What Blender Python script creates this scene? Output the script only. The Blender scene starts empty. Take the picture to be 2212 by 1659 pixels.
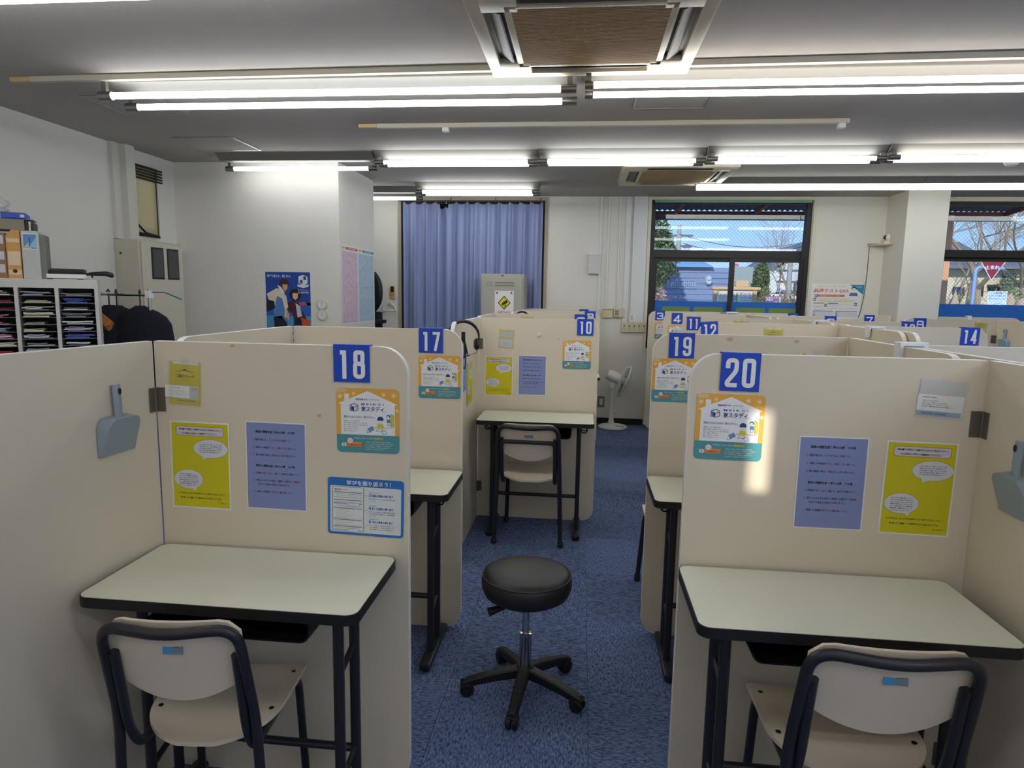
import bpy, bmesh, math, random
from mathutils import Vector, Matrix
random.seed(7)
S = bpy.context.scene
COL = S.collection
PI = math.pi

# ------------------------------------------------------------------ camera
CF, CH = 1412.0, 1.40                      # focal length in px of the 2212x1659 frame, eye height
PITCH, YAW, ROLL = math.radians(7.75), math.radians(-6.0), math.radians(0.98)
_f = Vector((math.sin(YAW)*math.cos(PITCH), math.cos(YAW)*math.cos(PITCH), -math.sin(PITCH)))
_r = Vector((math.cos(YAW), -math.sin(YAW), 0))
_u = _r.cross(_f)
CR = _r*math.cos(ROLL) + _u*math.sin(ROLL)
CU = -_r*math.sin(ROLL) + _u*math.cos(ROLL)
CFW = _f
EYE = Vector((0, 0, CH))
cd = bpy.data.cameras.new('camera'); cam = bpy.data.objects.new('camera', cd); COL.objects.link(cam)
cd.sensor_fit = 'HORIZONTAL'; cd.sensor_width = 36; cd.lens = CF/2212*36; cd.clip_start = 0.02; cd.clip_end = 300
m3 = Matrix((CR, CU, -CFW)).transposed()
cam.matrix_world = Matrix.Translation(EYE) @ m3.to_4x4()
S.camera = cam
def ray(x, y): return CR*((x-1106)/CF) - CU*((y-829.5)/CF) + CFW
def PZ(x, y, z): d = ray(x, y); return EYE + d*((z-CH)/d.z)
def PY(x, y, Y): d = ray(x, y); return EYE + d*(Y/d.y)
def PX(x, y, X): d = ray(x, y); return EYE + d*(X/d.x)

# ------------------------------------------------------------------ world, sun, exposure
W = bpy.data.worlds.new('sky'); S.world = W; W.use_nodes = True
nt = W.node_tree; nt.nodes.clear()
out = nt.nodes.new('ShaderNodeOutputWorld'); bg = nt.nodes.new('ShaderNodeBackground')
tc = nt.nodes.new('ShaderNodeTexCoord'); sx = nt.nodes.new('ShaderNodeSeparateXYZ'); cr = nt.nodes.new('ShaderNodeValToRGB')
nt.links.new(tc.outputs['Generated'], sx.inputs[0]); nt.links.new(sx.outputs['Z'], cr.inputs[0])
e = cr.color_ramp.elements; e[0].position = 0.0; e[0].color = (0.52, 0.72, 1.0, 1); e[1].position = 0.55; e[1].color = (0.20, 0.40, 0.82, 1)
x = cr.color_ramp.elements.new(0.16); x.color = (0.36, 0.58, 0.98, 1)
nt.links.new(cr.outputs[0], bg.inputs[0]); bg.inputs[1].default_value = 1.2
nt.links.new(bg.outputs[0], out.inputs[0])
SUN_DIR = Vector((0.22, 0.86, -0.34)).normalized()
sd = bpy.data.lights.new('sun', 'SUN'); sd.energy = 3.2; sd.angle = math.radians(0.6); sd.color = (1.0, 0.93, 0.82)
so = bpy.data.objects.new('sun', sd); COL.objects.link(so)
so.rotation_euler = SUN_DIR.to_track_quat('-Z', 'Y').to_euler(); so.location = (-4, -12, 8)
S.view_settings.view_transform = 'Standard'; S.view_settings.look = 'None'; S.view_settings.gamma = 1.0
S.view_settings.use_curve_mapping = False
S.view_settings.exposure = 0.42
TUBE = 10.0                                 # emission of the fluorescent tubes

# ------------------------------------------------------------------ materials
def lin(c):
    r = []
    for v in c[:3]:
        v = v/255.0
        r.append(v/12.92 if v <= 0.04045 else ((v+0.055)/1.055)**2.4)
    return (*r, 1.0)
MATS = {}
def mat(name, col, rough=0.5, metal=0.0, noise=0.0, nscale=12.0, bump=0.0, bscale=200.0, spec=0.5, emit=None, alpha=None, coat=0.0):
    if name in MATS: return MATS[name]
    m = bpy.data.materials.new(name); m.use_nodes = True; t = m.node_tree; b = t.nodes['Principled BSDF']
    c = lin(col); b.inputs['Base Color'].default_value = c; b.inputs['Roughness'].default_value = rough
    b.inputs['Metallic'].default_value = metal; b.inputs['Specular IOR Level'].default_value = spec
    if coat: b.inputs['Coat Weight'].default_value = coat; b.inputs['Coat Roughness'].default_value = 0.12
    o = t.nodes.new('ShaderNodeTexCoord')
    if noise:
        n = t.nodes.new('ShaderNodeTexNoise'); n.inputs['Scale'].default_value = nscale; n.inputs['Detail'].default_value = 4
        t.links.new(o.outputs['Object'], n.inputs['Vector'])
        mx = t.nodes.new('ShaderNodeMix'); mx.data_type = 'RGBA'
        mx.inputs[6].default_value = tuple(min(1, v*(1-noise)) for v in c[:3])+(1,)
        mx.inputs[7].default_value = tuple(min(1, v*(1+noise)) for v in c[:3])+(1,)
        t.links.new(n.outputs['Fac'], mx.inputs[0]); t.links.new(mx.outputs[2], b.inputs['Base Color'])
    if bump:
        n2 = t.nodes.new('ShaderNodeTexNoise'); n2.inputs['Scale'].default_value = bscale; n2.inputs['Detail'].default_value = 3
        t.links.new(o.outputs['Object'], n2.inputs['Vector'])
        bp = t.nodes.new('ShaderNodeBump'); bp.inputs['Strength'].default_value = bump; bp.inputs['Distance'].default_value = 0.004
        t.links.new(n2.outputs['Fac'], bp.inputs['Height']); t.links.new(bp.outputs[0], b.inputs['Normal'])
    if emit:
        b.inputs['Emission Color'].default_value = lin(emit[0]); b.inputs['Emission Strength'].default_value = emit[1]
    if alpha is not None: b.inputs['Alpha'].default_value = alpha
    MATS[name] = m
    return m
def glass(name, tint=(235, 242, 245), wire=False, refl=0.45):
    if name in MATS: return MATS[name]
    m = bpy.data.materials.new(name); m.use_nodes = True; t = m.node_tree; t.nodes.clear()
    o = t.nodes.new('ShaderNodeOutputMaterial'); tr = t.nodes.new('ShaderNodeBsdfTransparent'); gl = t.nodes.new('ShaderNodeBsdfGlossy')
    tr.inputs[0].default_value = lin(tint); gl.inputs['Roughness'].default_value = 0.02; gl.inputs[0].default_value = (refl, refl, refl, 1)
    fr = t.nodes.new('ShaderNodeFresnel'); fr.inputs[0].default_value = 1.5; mx = t.nodes.new('ShaderNodeMixShader')
    t.links.new(fr.outputs[0], mx.inputs[0]); t.links.new(tr.outputs[0], mx.inputs[1]); t.links.new(gl.outputs[0], mx.inputs[2])
    last = mx
    if wire:                                # wired safety glass: a fine diamond mesh set in the pane
        tcn = t.nodes.new('ShaderNodeTexCoord'); se = t.nodes.new('ShaderNodeSeparateXYZ'); t.links.new(tcn.outputs['Object'], se.inputs[0])
        fs = []
        for op in ('ADD', 'SUBTRACT'):
            a = t.nodes.new('ShaderNodeMath'); a.operation = op; t.links.new(se.outputs['X'], a.inputs[0]); t.links.new(se.outputs['Z'], a.inputs[1])
            k = t.nodes.new('ShaderNodeMath'); k.operation = 'MULTIPLY'; k.inputs[1].default_value = 26; t.links.new(a.outputs[0], k.inputs[0])
            q = t.nodes.new('ShaderNodeMath'); q.operation = 'FRACT'; t.links.new(k.outputs[0], q.inputs[0])
            l = t.nodes.new('ShaderNodeMath'); l.operation = 'LESS_THAN'; l.inputs[1].default_value = 0.032; t.links.new(q.outputs[0], l.inputs[0]); fs.append(l)
        mxm = t.nodes.new('ShaderNodeMath'); mxm.operation = 'MAXIMUM'; t.links.new(fs[0].outputs[0], mxm.inputs[0]); t.links.new(fs[1].outputs[0], mxm.inputs[1])
        df = t.nodes.new('ShaderNodeBsdfDiffuse'); df.inputs[0].default_value = (0.12, 0.14, 0.16, 1); m2 = t.nodes.new('ShaderNodeMixShader')
        t.links.new(mxm.outputs[0], m2.inputs[0]); t.links.new(mx.outputs[0], m2.inputs[1]); t.links.new(df.outputs[0], m2.inputs[2]); last = m2
    t.links.new(last.outputs[0], o.inputs[0]); MATS[name] = m
    return m
def film(name, col, trans):                  # translucent plastic or cloth: diffuse + translucent
    if name in MATS: return MATS[name]
    m = bpy.data.materials.new(name); m.use_nodes = True; t = m.node_tree; t.nodes.clear()
    o = t.nodes.new('ShaderNodeOutputMaterial'); d = t.nodes.new('ShaderNodeBsdfDiffuse'); tr = t.nodes.new('ShaderNodeBsdfTranslucent'); mx = t.nodes.new('ShaderNodeMixShader')
    d.inputs[0].default_value = lin(col); tr.inputs[0].default_value = lin(col); mx.inputs[0].default_value = trans
    t.links.new(d.outputs[0], mx.inputs[1]); t.links.new(tr.outputs[0], mx.inputs[2]); t.links.new(mx.outputs[0], o.inputs[0]); MATS[name] = m
    return m
def carpet():
    m = bpy.data.materials.new('carpet_blue'); m.use_nodes = True; t = m.node_tree; b = t.nodes['Principled BSDF']; b.inputs['Roughness'].default_value = 0.95
    b.inputs['Specular IOR Level'].default_value = 0.15
    tcn = t.nodes.new('ShaderNodeTexCoord'); mp = t.nodes.new('ShaderNodeMapping'); mp.inputs['Scale'].default_value = (190, 55, 1)
    oi = t.nodes.new('ShaderNodeObjectInfo'); t.links.new(tcn.outputs['Object'], mp.inputs[0]); t.links.new(oi.outputs['Random'], mp.inputs[1])
    n = t.nodes.new('ShaderNodeTexNoise'); n.inputs['Scale'].default_value = 1; n.inputs['Detail'].default_value = 3; n.inputs['Roughness'].default_value = 0.7
    t.links.new(mp.outputs[0], n.inputs[0])
    n3 = t.nodes.new('ShaderNodeTexNoise'); n3.inputs['Scale'].default_value = 9; t.links.new(tcn.outputs['Object'], n3.inputs[0])
    cr = t.nodes.new('ShaderNodeValToRGB'); t.links.new(n.outputs['Fac'], cr.inputs[0])
    cr.color_ramp.elements[0].position = 0.30; cr.color_ramp.elements[0].color = lin((30, 45, 82))
    cr.color_ramp.elements[1].position = 0.72; cr.color_ramp.elements[1].color = lin((130, 148, 190))
    hs = t.nodes.new('ShaderNodeHueSaturation'); t.links.new(cr.outputs[0], hs.inputs['Color'])
    ma = t.nodes.new('ShaderNodeMath'); ma.operation = 'MULTIPLY_ADD'; t.links.new(oi.outputs['Random'], ma.inputs[0]); ma.inputs[1].default_value = 0.22; ma.inputs[2].default_value = 0.80
    m2 = t.nodes.new('ShaderNodeMath'); m2.operation = 'MULTIPLY_ADD'; t.links.new(n3.outputs['Fac'], m2.inputs[0]); m2.inputs[1].default_value = 0.25; t.links.new(ma.outputs[0], m2.inputs[2])
    t.links.new(m2.outputs[0], hs.inputs['Value']); t.links.new(hs.outputs[0], b.inputs['Base Color'])
    bp = t.nodes.new('ShaderNodeBump'); bp.inputs['Strength'].default_value = 0.6; bp.inputs['Distance'].default_value = 0.003
    t.links.new(n.outputs['Fac'], bp.inputs['Height']); t.links.new(bp.outputs[0], b.inputs['Normal'])
    return m

M_WALL = mat('wall_paper', (228, 225, 216), 0.8, noise=0.03, nscale=3, bump=0.25, bscale=260)
M_CEIL = mat('ceiling_paper', (178, 171, 164), 0.85, noise=0.05, nscale=1.5, bump=0.3, bscale=180)
M_LAM = mat('laminate_cream', (222, 210, 188), 0.42, noise=0.025, nscale=5)
M_EDGE = mat('edge_white', (236, 234, 228), 0.35)
M_DTOP = mat('desktop_pale', (234, 234, 214), 0.32, noise=0.02, nscale=4)
M_BLACK = mat('black_plastic', (22, 22, 24), 0.45)
M_TUBE = mat('dark_enamel', (38, 38, 45), 0.32)
M_CHAIRBOARD = mat('chair_board', (226, 212, 192), 0.40, noise=0.03, nscale=8)
M_LEATH = mat('black_vinyl', (34, 34, 36), 0.42, bump=0.15, bscale=400)
M_CHROME = mat('chrome', (205, 208, 212), 0.12, metal=1.0)
M_STEEL = mat('brushed_steel', (150, 148, 142), 0.35, metal=1.0)
M_HINGE = mat('hinge_steel', (120, 112, 100), 0.4, metal=0.5)
M_BLUE = mat('plate_blue', (24, 72, 190), 0.35)
M_WHITE = mat('print_white', (240, 241, 242), 0.45)
M_GREYPL = mat('dustpan_grey', (150, 163, 172), 0.38)
M_BEIGE = mat('old_beige_plastic', (214, 200, 164), 0.45)
M_WPL = mat('white_plastic', (232, 233, 232), 0.4)
M_ALU = mat('black_aluminium', (24, 21, 22), 0.5)
M_CREAM = mat('cream_paint', (222, 215, 196), 0.5)
M_TAPE = mat('tape_residue', (196, 178, 140), 0.6)
def pm(rgb): return mat('print_%02x%02x%02x' % rgb, rgb, 0.5)

# ------------------------------------------------------------------ mesh helpers
def box(bm, x0, x1, y0, y1, z0, z1, mi=0):
    v = [bm.verts.new(p) for p in ((x0,y0,z0),(x1,y0,z0),(x1,y1,z0),(x0,y1,z0),(x0,y0,z1),(x1,y0,z1),(x1,y1,z1),(x0,y1,z1))]
    for f in ((0,3,2,1),(4,5,6,7),(0,1,5,4),(1,2,6,5),(2,3,7,6),(3,0,4,7)):
        fc = bm.faces.new([v[i] for i in f]); fc.material_index = mi
def rbox(bm, x0, x1, y0, y1, z0, z1, r=0.004, seg=2, mi=0):
    t = bmesh.new(); box(t, x0, x1, y0, y1, z0, z1, mi); t.normal_update()
    bmesh.ops.bevel(t, geom=t.edges[:], offset=r, segments=seg, affect='EDGES', profile=0.5)
    merge(bm, t)
def merge(bm, t, mx=None):
    me = bpy.data.meshes.new('tmp')
    if mx is not None: t.transform(mx)
    t.to_mesh(me); t.free(); bm.from_mesh(me); bpy.data.meshes.remove(me)
def fillet(pts, r, n=5):
    o = [Vector(pts[0])]
    for i in range(1, len(pts)-1):
        a, b, c = Vector(pts[i-1]), Vector(pts[i]), Vector(pts[i+1])
        d1, d2 = (a-b), (c-b); k = min(r, d1.length*0.49, d2.length*0.49)
        p, q = b+d1.normalized()*k, b+d2.normalized()*k
        for j in range(n+1):
            s = j/n; o.append(p*(1-s)**2 + b*2*s*(1-s) + q*s*s)
    o.append(Vector(pts[-1])); return o
def tube(bm, pts, r, n=8, cap=True, mi=0, closed=False):
    pts = [Vector(p) for p in pts]; N = len(pts)
    rs = r if isinstance(r, (list, tuple)) else [r]*N
    T = []
    for i in range(N):
        a = pts[(i-1) % N] if (closed or i > 0) else pts[i]; b = pts[(i+1) % N] if (closed or i < N-1) else pts[i]
        d = b-a; T.append(d.normalized() if d.length > 1e-9 else Vector((0,0,1)))
    ref = Vector((0,0,1)) if abs(T[0].z) < 0.9 else Vector((1,0,0))
    u = T[0].cross(ref).normalized(); rings = []
    for i in range(N):
        u = (u - T[i]*u.dot(T[i]))
        u = u.normalized() if u.length > 1e-6 else T[i].orthogonal().normalized()
        w = T[i].cross(u)
        rings.append([bm.verts.new(pts[i] + (u*math.cos(2*PI*k/n) + w*math.sin(2*PI*k/n))*rs[i]) for k in range(n)])
    for i in range(N if closed else N-1):
        A, B = rings[i], rings[(i+1) % N]
        for k in range(n):
            f = bm.faces.new((A[k], A[(k+1) % n], B[(k+1) % n], B[k])); f.material_index = mi
    if cap and not closed:
        bm.faces.new(rings[0][::-1]).material_index = mi; bm.faces.new(rings[-1]).material_index = mi
def lathe(bm, prof, n=20, mx=None, mi=0, cap=True):
    t = bmesh.new(); rings = []
    for r, z in prof: rings.append([t.verts.new((r*math.cos(2*PI*k/n), r*math.sin(2*PI*k/n), z)) for k in range(n)])
    for A, B in zip(rings, rings[1:]):
        for k in range(n): t.faces.new((A[k], A[(k+1) % n], B[(k+1) % n], B[k])).material_index = mi
    if cap:
        t.faces.new(rings[0][::-1]).material_index = mi; t.faces.new(rings[-1]).material_index = mi
    merge(bm, t, mx)
def rrect(w0, w1, h0, h1, rad, n=5):
    """outline of a rectangle; rad = (lower-left, lower-right, upper-right, upper-left) corner radii"""
    o = []
    for (cx, cy, a0, r) in ((w0, h0, PI, rad[0]), (w1, h0, 1.5*PI, rad[1]), (w1, h1, 0, rad[2]), (w0, h1, 0.5*PI, rad[3])):
        if r <= 0: o.append((cx, cy)); continue
        ox = cx + r if cx == w0 else cx - r; oy = cy + r if cy == h0 else cy - r
        for k in range(n+1):
            a = a0 + 0.5*PI*k/n; o.append((ox + r*math.cos(a), oy + r*math.sin(a)))
    return o
def prism(bm, outl, f0, f1, mi_cap=0, mi_side=0, caps=True):
    """outl: 2d points; f0/f1: functions 2d->3d for both ends"""
    A = [bm.verts.new(f0(*p)) for p in outl]; B = [bm.verts.new(f1(*p)) for p in outl]; n = len(outl)
    if caps:
        bm.faces.new(A).material_index = mi_cap; bm.faces.new(B[::-1]).material_index = mi_cap
    for k in range(n): bm.faces.new((A[k], B[k], B[(k+1) % n], A[(k+1) % n])).material_index = mi_side
def obj(name, bm, mats, parent=None, smooth=None, loc=None):
    bmesh.ops.recalc_face_normals(bm, faces=bm.faces[:])
    me = bpy.data.meshes.new(name); bm.to_mesh(me); bm.free()
    for m in (mats if isinstance(mats, (list, tuple)) else [mats]): me.materials.append(m)
    if smooth:
        me.shade_smooth(); me.set_sharp_from_angle(angle=math.radians(smooth))
    o = bpy.data.objects.new(name, me); COL.objects.link(o)
    if parent is not None: o.parent = parent
    if loc is not None: o.location = loc
    return o
def tag(o, label=None, cat=None, group=None, kind=None):
    if label: o['label'] = label
    if cat: o['category'] = cat
    if group: o['group'] = group
    if kind: o['kind'] = kind
    return o
def thing(name, label, cat, loc=(0,0,0), rz=0.0, group=None):
    o = bpy.data.objects.new(name, None); COL.objects.link(o); o.empty_display_size = 0.05
    o.location = loc; o.rotation_euler = (0, 0, rz); return tag(o, label, cat, group)
def struct(name, bm, m, parent=None, smooth=None):
    o = obj(name, bm, m, parent, smooth)
    if parent is None: o['kind'] = 'structure'
    return o
def copy_tree(o, parent=None, loc=None, rz=None, label=None, group=None):
    c = o.copy(); COL.objects.link(c); c.parent = parent
    if loc is not None: c.location = loc
    if rz is not None: c.rotation_euler = (0, 0, rz)
    if label: c['label'] = label
    if group: c['group'] = group
    for ch in o.children: copy_tree(ch, c)
    return c
def B(): return bmesh.new()

# ------------------------------------------------------------------ flat print: shapes and lettering on sheets
_TXT = {}
def text_mesh(body, bold):
    k = (body, bold)
    if k not in _TXT:
        cu = bpy.data.curves.new('t', 'FONT'); cu.body = body; cu.size = 1.0; cu.resolution_u = 1; cu.offset = bold; cu.fill_mode = 'FRONT'
        ob = bpy.data.objects.new('t', cu); me = bpy.data.meshes.new_from_object(ob)
        vs = [tuple(v.co[:2]) for v in me.vertices]; fs = [tuple(p.vertices) for p in me.polygons]
        bpy.data.meshes.remove(me); bpy.data.objects.remove(ob); bpy.data.curves.remove(cu)
        if vs:
            xs = [v[0] for v in vs]; ys = [v[1] for v in vs]; bb = (min(xs), max(xs), min(ys), max(ys))
        else: bb = (0, 1, 0, 1)
        _TXT[k] = (vs, fs, bb)
    return _TXT[k]
class Sheet:
    """a flat print of w x h metres; coordinates are fractions from the top-left corner; faces -Y"""
    def __init__(s, w, h):
        s.w, s.h = w, h; s.bm = {'illustration': B(), 'lettering': B()}; s.mats = {'illustration': [], 'lettering': []}; s.lay = 0
    def _mi(s, part, rgb):
        m = pm(rgb)
        if m not in s.mats[part]: s.mats[part].append(m)
        return s.mats[part].index(m)
    def P(s, x, y, k): return Vector(((x-0.5)*s.w, -0.0007 - 0.00025*k, (0.5-y)*s.h))
    def poly(s, rgb, pts, k=1, part='illustration'):
        mi = s._mi(part, rgb); f = s.bm[part].faces.new([s.bm[part].verts.new(s.P(x, y, k)) for x, y in pts]); f.material_index = mi
    def rect(s, rgb, x0, x1, y0, y1, k=1, r=0.0, part='illustration'):
        if r: s.poly(rgb, [(a, b) for a, b in rrect(x0, x1, y0, y1, (r,)*4, 4)], k, part)
        else: s.poly(rgb, [(x0,y0),(x1,y0),(x1,y1),(x0,y1)], k, part)
    def ell(s, rgb, cx, cy, rx, ry, k=1, n=24, a0=0.0, a1=2*PI):
        full = abs(a1-a0-2*PI) < 1e-6
        s.poly(rgb, [(cx+rx*math.cos(a0+(a1-a0)*i/(n if full else n-1)), cy-ry*math.sin(a0+(a1-a0)*i/(n if full else n-1))) for i in range(n)], k)
    def line(s, rgb, pts, t, k=1, part='illustration'):
        asp = s.w/s.h
        for (ax, ay), (bx, by) in zip(pts, pts[1:]):
            dx, dy = (bx-ax)*asp, (by-ay); L = math.hypot(dx, dy) or 1; nx, ny = -dy/L*t/2, dx/L*t/2
            s.poly(rgb, [(ax+nx/asp, ay+ny), (bx+nx/asp, by+ny), (bx-nx/asp, by-ny), (ax-nx/asp, ay-ny)], k, part)
    def text(s, rgb, body, x0, x1, y0, y1, k=3, bold=0.0):
        vs, fs, (a, b, c, d) = text_mesh(body, bold)
        mi = s._mi('lettering', rgb); bm = s.bm['lettering']
        sx, sy = (x1-x0)/max(b-a, 1e-6), (y1-y0)/max(d-c, 1e-6)
        V = [bm.verts.new(s.P(x0+(v[0]-a)*sx, y1-(v[1]-c)*sy, k)) for v in vs]
        for f in fs:
            try: bm.faces.new([V[i] for i in f]).material_index = mi
            except ValueError: pass
    def build(s, name, label, cat, paper, loc, rz=0.0, tilt=0.0, group=None, r=0.0, thick=0.0006, parent=None):
        bm = B(); o = rrect(-s.w/2, s.w/2, -s.h/2, s.h/2, (r,)*4, 5) if r else [(-s.w/2,-s.h/2),(s.w/2,-s.h/2),(s.w/2,s.h/2),(-s.w/2,s.h/2)]
        prism(bm, o, lambda x, z: (x, -thick, z), lambda x, z: (x, 0, z))
        ro = obj(name, bm, paper, parent); ro.location = loc; ro.rotation_euler = (0, tilt, rz)
        if label: tag(ro, label, cat, group)
        for p in ('illustration', 'lettering'):
            if len(s.bm[p].faces):
                b = s.bm[p]; me = bpy.data.meshes.new(p)
                for f in b.faces:
                    f.normal_update()
                    if f.normal.y > 0: f.normal_flip()
                b.to_mesh(me); b.free()
                for m in s.mats[p]: me.materials.append(m)
                c = bpy.data.objects.new(p, me); COL.objects.link(c); c.parent = ro
        return ro

# ------------------------------------------------------------------ the room
XL, XR, YF, YB, ZC = -3.47, 5.60, -1.30, 7.25, 2.46
M_CARPET = carpet()
b = B(); box(b, XL-0.2, XR+0.2, YF-0.2, YB+0.2, -0.15, -0.006); floor = struct('floor', b, M_CARPET)
b = B(); box(b, 0.0008, 0.4992, 0.0008, 0.4992, 0, 0.006)
b.transform(Matrix.Translation((-0.25, -0.25, -0.006))); t0 = obj('carpet_tile', b, M_CARPET, floor)
first = True
for i in range(16):
    for j in range(17):
        o = t0 if first else t0.copy()
        if not first: COL.objects.link(o); o.parent = floor
        first = False
        o.location = (XL+0.03+0.25+i*0.5, YF+0.25+j*0.5, 0); o.rotation_euler = (0, 0, (0.5*PI if (i+j) % 2 else 0) + (PI if random.random() < 0.5 else 0))
b = B(); box(b, XL-0.2, XR+0.2, YF-0.2, YB+0.25, ZC, ZC+0.2); struct('ceiling', b, M_CEIL)

def wall(name, axis, c0, c1, a0, a1, holes, m=M_WALL):
    """a wall slab with rectangular openings; axis 'x': runs along X at Y c0..c1, axis 'y': runs along Y at X c0..c1"""
    b = B(); cuts = sorted({a0, a1, *[h[0] for h in holes], *[h[1] for h in holes]})
    for s0, s1 in zip(cuts, cuts[1:]):
        mid = (s0+s1)/2; zs = [0.0]
        for h in sorted(holes, key=lambda q: q[2]):
            if h[0] < mid < h[1]: zs += [h[2], h[3]]
        zs.append(ZC)
        for z0, z1 in zip(zs[::2], zs[1::2]):
            if z1-z0 > 1e-4:
                if axis == 'x': box(b, s0, s1, c0, c1, z0, z1)
                else: box(b, c0, c1, s0, s1, z0, z1)
    bmesh.ops.remove_doubles(b, verts=b.verts[:], dist=1e-5)
    return struct(name, b, m)
W1 = (0.70, 2.345, 0.85, 2.435); W2 = (3.38, 5.30, 0.85, 2.425); W3 = (-2.03, -0.43, 0.04, 2.43); WL = (4.80, 5.15, 1.81, 2.36)
wall('wall_back', 'x', YB, YB+0.2, XL-0.2, XR+0.2, [W1, W2, W3])
wall('wall_left', 'y', XL-0.2, XL, YF-0.2, YB, [WL])
RW = [(-1.0, 2.2, 0.4, 2.35), (2.5, 5.7, 0.4, 2.35)]
wall('wall_right', 'y', XR, XR+0.2, YF-0.2, YB, RW)
def back_track(p):                            # where the sunbeam that ends at p passes the wall behind the camera
    t = (p.y - (YF-0.1))/SUN_DIR.y; return p - SUN_DIR*t
q1 = back_track(PY(1629, 962, 1.71)); q2 = back_track(Vector((0.985, 1.06, 0.83)))
slits = [(q1.x-0.035, q1.x+0.065, q1.z-0.16, min(q1.z+0.13, 2.44))]
wall('wall_front', 'x', YF-0.2, YF, XL-0.2, XR+0.2, slits)
# the wall block with the posters, left of the curtained opening
b = B(); box(b, XL, -2.03, 5.37, 6.285, 0, ZC); struct('wall_recess', b, M_WALL)
b = B(); box(b, 3.075, 3.453, 6.82, YB, 0, ZC); struct('wall_pillar', b, M_WALL)
b = B(); box(b, -0.43, 0.70, YB-0.012, YB, 0, 0.062); box(b, 2.345, 3.075, YB-0.012, YB, 0, 0.062); box(b, XL, -2.03, YB-0.012, YB, 0, 0.062)
struct('baseboard_back', b, M_BLACK)
b = B(); box(b, XL, XL+0.012, YF, 5.37, 0, 0.062); struct('baseboard_left', b, M_BLACK)
b = B(); box(b, -3.36, -2.03, 5.358, 5.37, 0, 0.062); box(b, -2.03, -2.018, 5.358, 6.285, 0, 0.062); struct('baseboard_recess', b, M_BLACK)

GL, GW = glass('window_glass'), glass('wired_glass', wire=True)
M_FILM = film('blue_window_film', (138, 202, 255), 0.85); M_LIME = film('lime_window_film', (240, 246, 170), 0.85)
def bars(b, x0, x1, y0, y1, z0, z1, w):       # a rectangular frame of four bars in the XZ plane
    box(b, x0, x1, y0, y1, z0, z0+w); box(b, x0, x1, y0, y1, z1-w, z1); box(b, x0, x0+w, y0, y1, z0+w, z1-w); box(b, x1-w, x1, y0, y1, z0+w, z1-w)
def sash_window(name, w, zm0, zm1, split, zfilm, lime, rail=None):
    x0, x1, z0, z1 = w; Y = YB
    r = bpy.data.objects.new(name, None); COL.objects.link(r); r['kind'] = 'structure'
    r['label'] = 'black aluminium window with blue film along its lower panes'
    b = B(); bars(b, x0-0.035, x1+0.035, Y-0.018, Y+0.02, z0-0.035, min(z1+0.02, ZC-0.002), 0.03); obj('window_trim', b, M_CREAM, r)
    b = B(); bars(b, x0, x1, Y+0.02, Y+0.10, z0, z1, 0.045); obj('window_frame', b, M_ALU, r)
    b = B(); box(b, x0+0.045, x1-0.045, Y+0.022, Y+0.09, zm0, zm1); obj('transom', b, M_ALU, r)
    b = B(); box(b, x0+0.045, x1-0.045, Y+0.055, Y+0.061, zm1, z1-0.045); obj('pane', b, GW, r)
    xs = [x0+0.045] + split + [x1-0.045]
    for i, (a, c) in enumerate(zip(xs, xs[1:])):
        yy = Y+0.03 if i % 2 else Y+0.055
        b = B(); bars(b, a-(0.03 if i else 0), c+(0.03 if i < len(xs)-2 else 0), yy, yy+0.025, z0+0.045, zm0, 0.04); s = obj('sash', b, M_ALU, r)
        b = B(); box(b, a+0.01, c-0.01, yy+0.010, yy+0.014, z0+0.085, zm0-0.04); obj('pane', b, GW if zfilm else GL, s)
        if zfilm:
            b = B(); box(b, a+0.012, c-0.012, yy+0.0075, yy+0.0092, z0+0.085, zfilm); obj('blue_film', b, M_FILM, s)
            for u0, u1 in lime[i]:
                b = B(); prism(b, rrect(u0, u1, 1.0, zfilm-0.062, (0.02,)*4, 4), lambda x, z: (x, yy+0.0055, z), lambda x, z: (x, yy+0.0072, z)); obj('lime_film', b, M_LIME, s)
    return r
w1 = sash_window('window_1', W1, 1.828, 1.907, [1.575], 1.368, [[(0.86, 1.16), (1.20, 1.51)], [(1.64, 1.94), (1.98, 2.27)]])
b = B(); box(b, W1[0]+0.03, W1[1]-0.02, YB-0.028, YB-0.004, 2.395, 2.425); obj('curtain_rail', b, mat('rail_green', (112, 146, 130), 0.4, metal=0.3), w1)
b = B(); tube(b, [(2.27, YB-0.012, 2.39), (2.262, YB-0.012, 1.9), (2.25, YB-0.014, 1.3)], 0.005, 6)
tube(b, [(2.25+0.012*math.sin(i*1.7), YB-0.016+0.004*math.cos(i*2.1), 1.66-i*0.03) for i in range(14)], 0.008, 6); obj('pull_cord', b, mat('dark_cord', (44, 36, 30), 0.8), w1)
sash_window('window_2', W2, 1.862, 1.935, [4.78], 1.385, [[], []])
# curtained opening
r = bpy.data.objects.new('window_3', None); COL.objects.link(r); r['kind'] = 'structure'; r['label'] = 'dark glazed opening behind the blue curtain'
b = B(); bars(b, W3[0]-0.03, W3[1]+0.03, YB-0.018, YB+0.02, 0.005, min(W3[3]+0.02, ZC-0.002), 0.035); obj('window_trim', b, mat('tan_trim', (176, 166, 146), 0.55), r)
b = B(); bars(b, W3[0], W3[1], YB+0.02, YB+0.10, W3[2], W3[3], 0.05); box(b, -1.25, -1.20, YB+0.03, YB+0.09, W3[2]+0.05, W3[3]-0.05); obj('window_frame', b, M_ALU, r)
for a, c in ((W3[0]+0.05, -1.25), (-1.20, W3[1]-0.05)):
    b = B(); box(b, a, c, YB+0.06, YB+0.066, W3[2]+0.05, W3[3]-0.05); obj('pane', b, mat('dark_glass', (16, 17, 20), 0.1), r)
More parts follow.
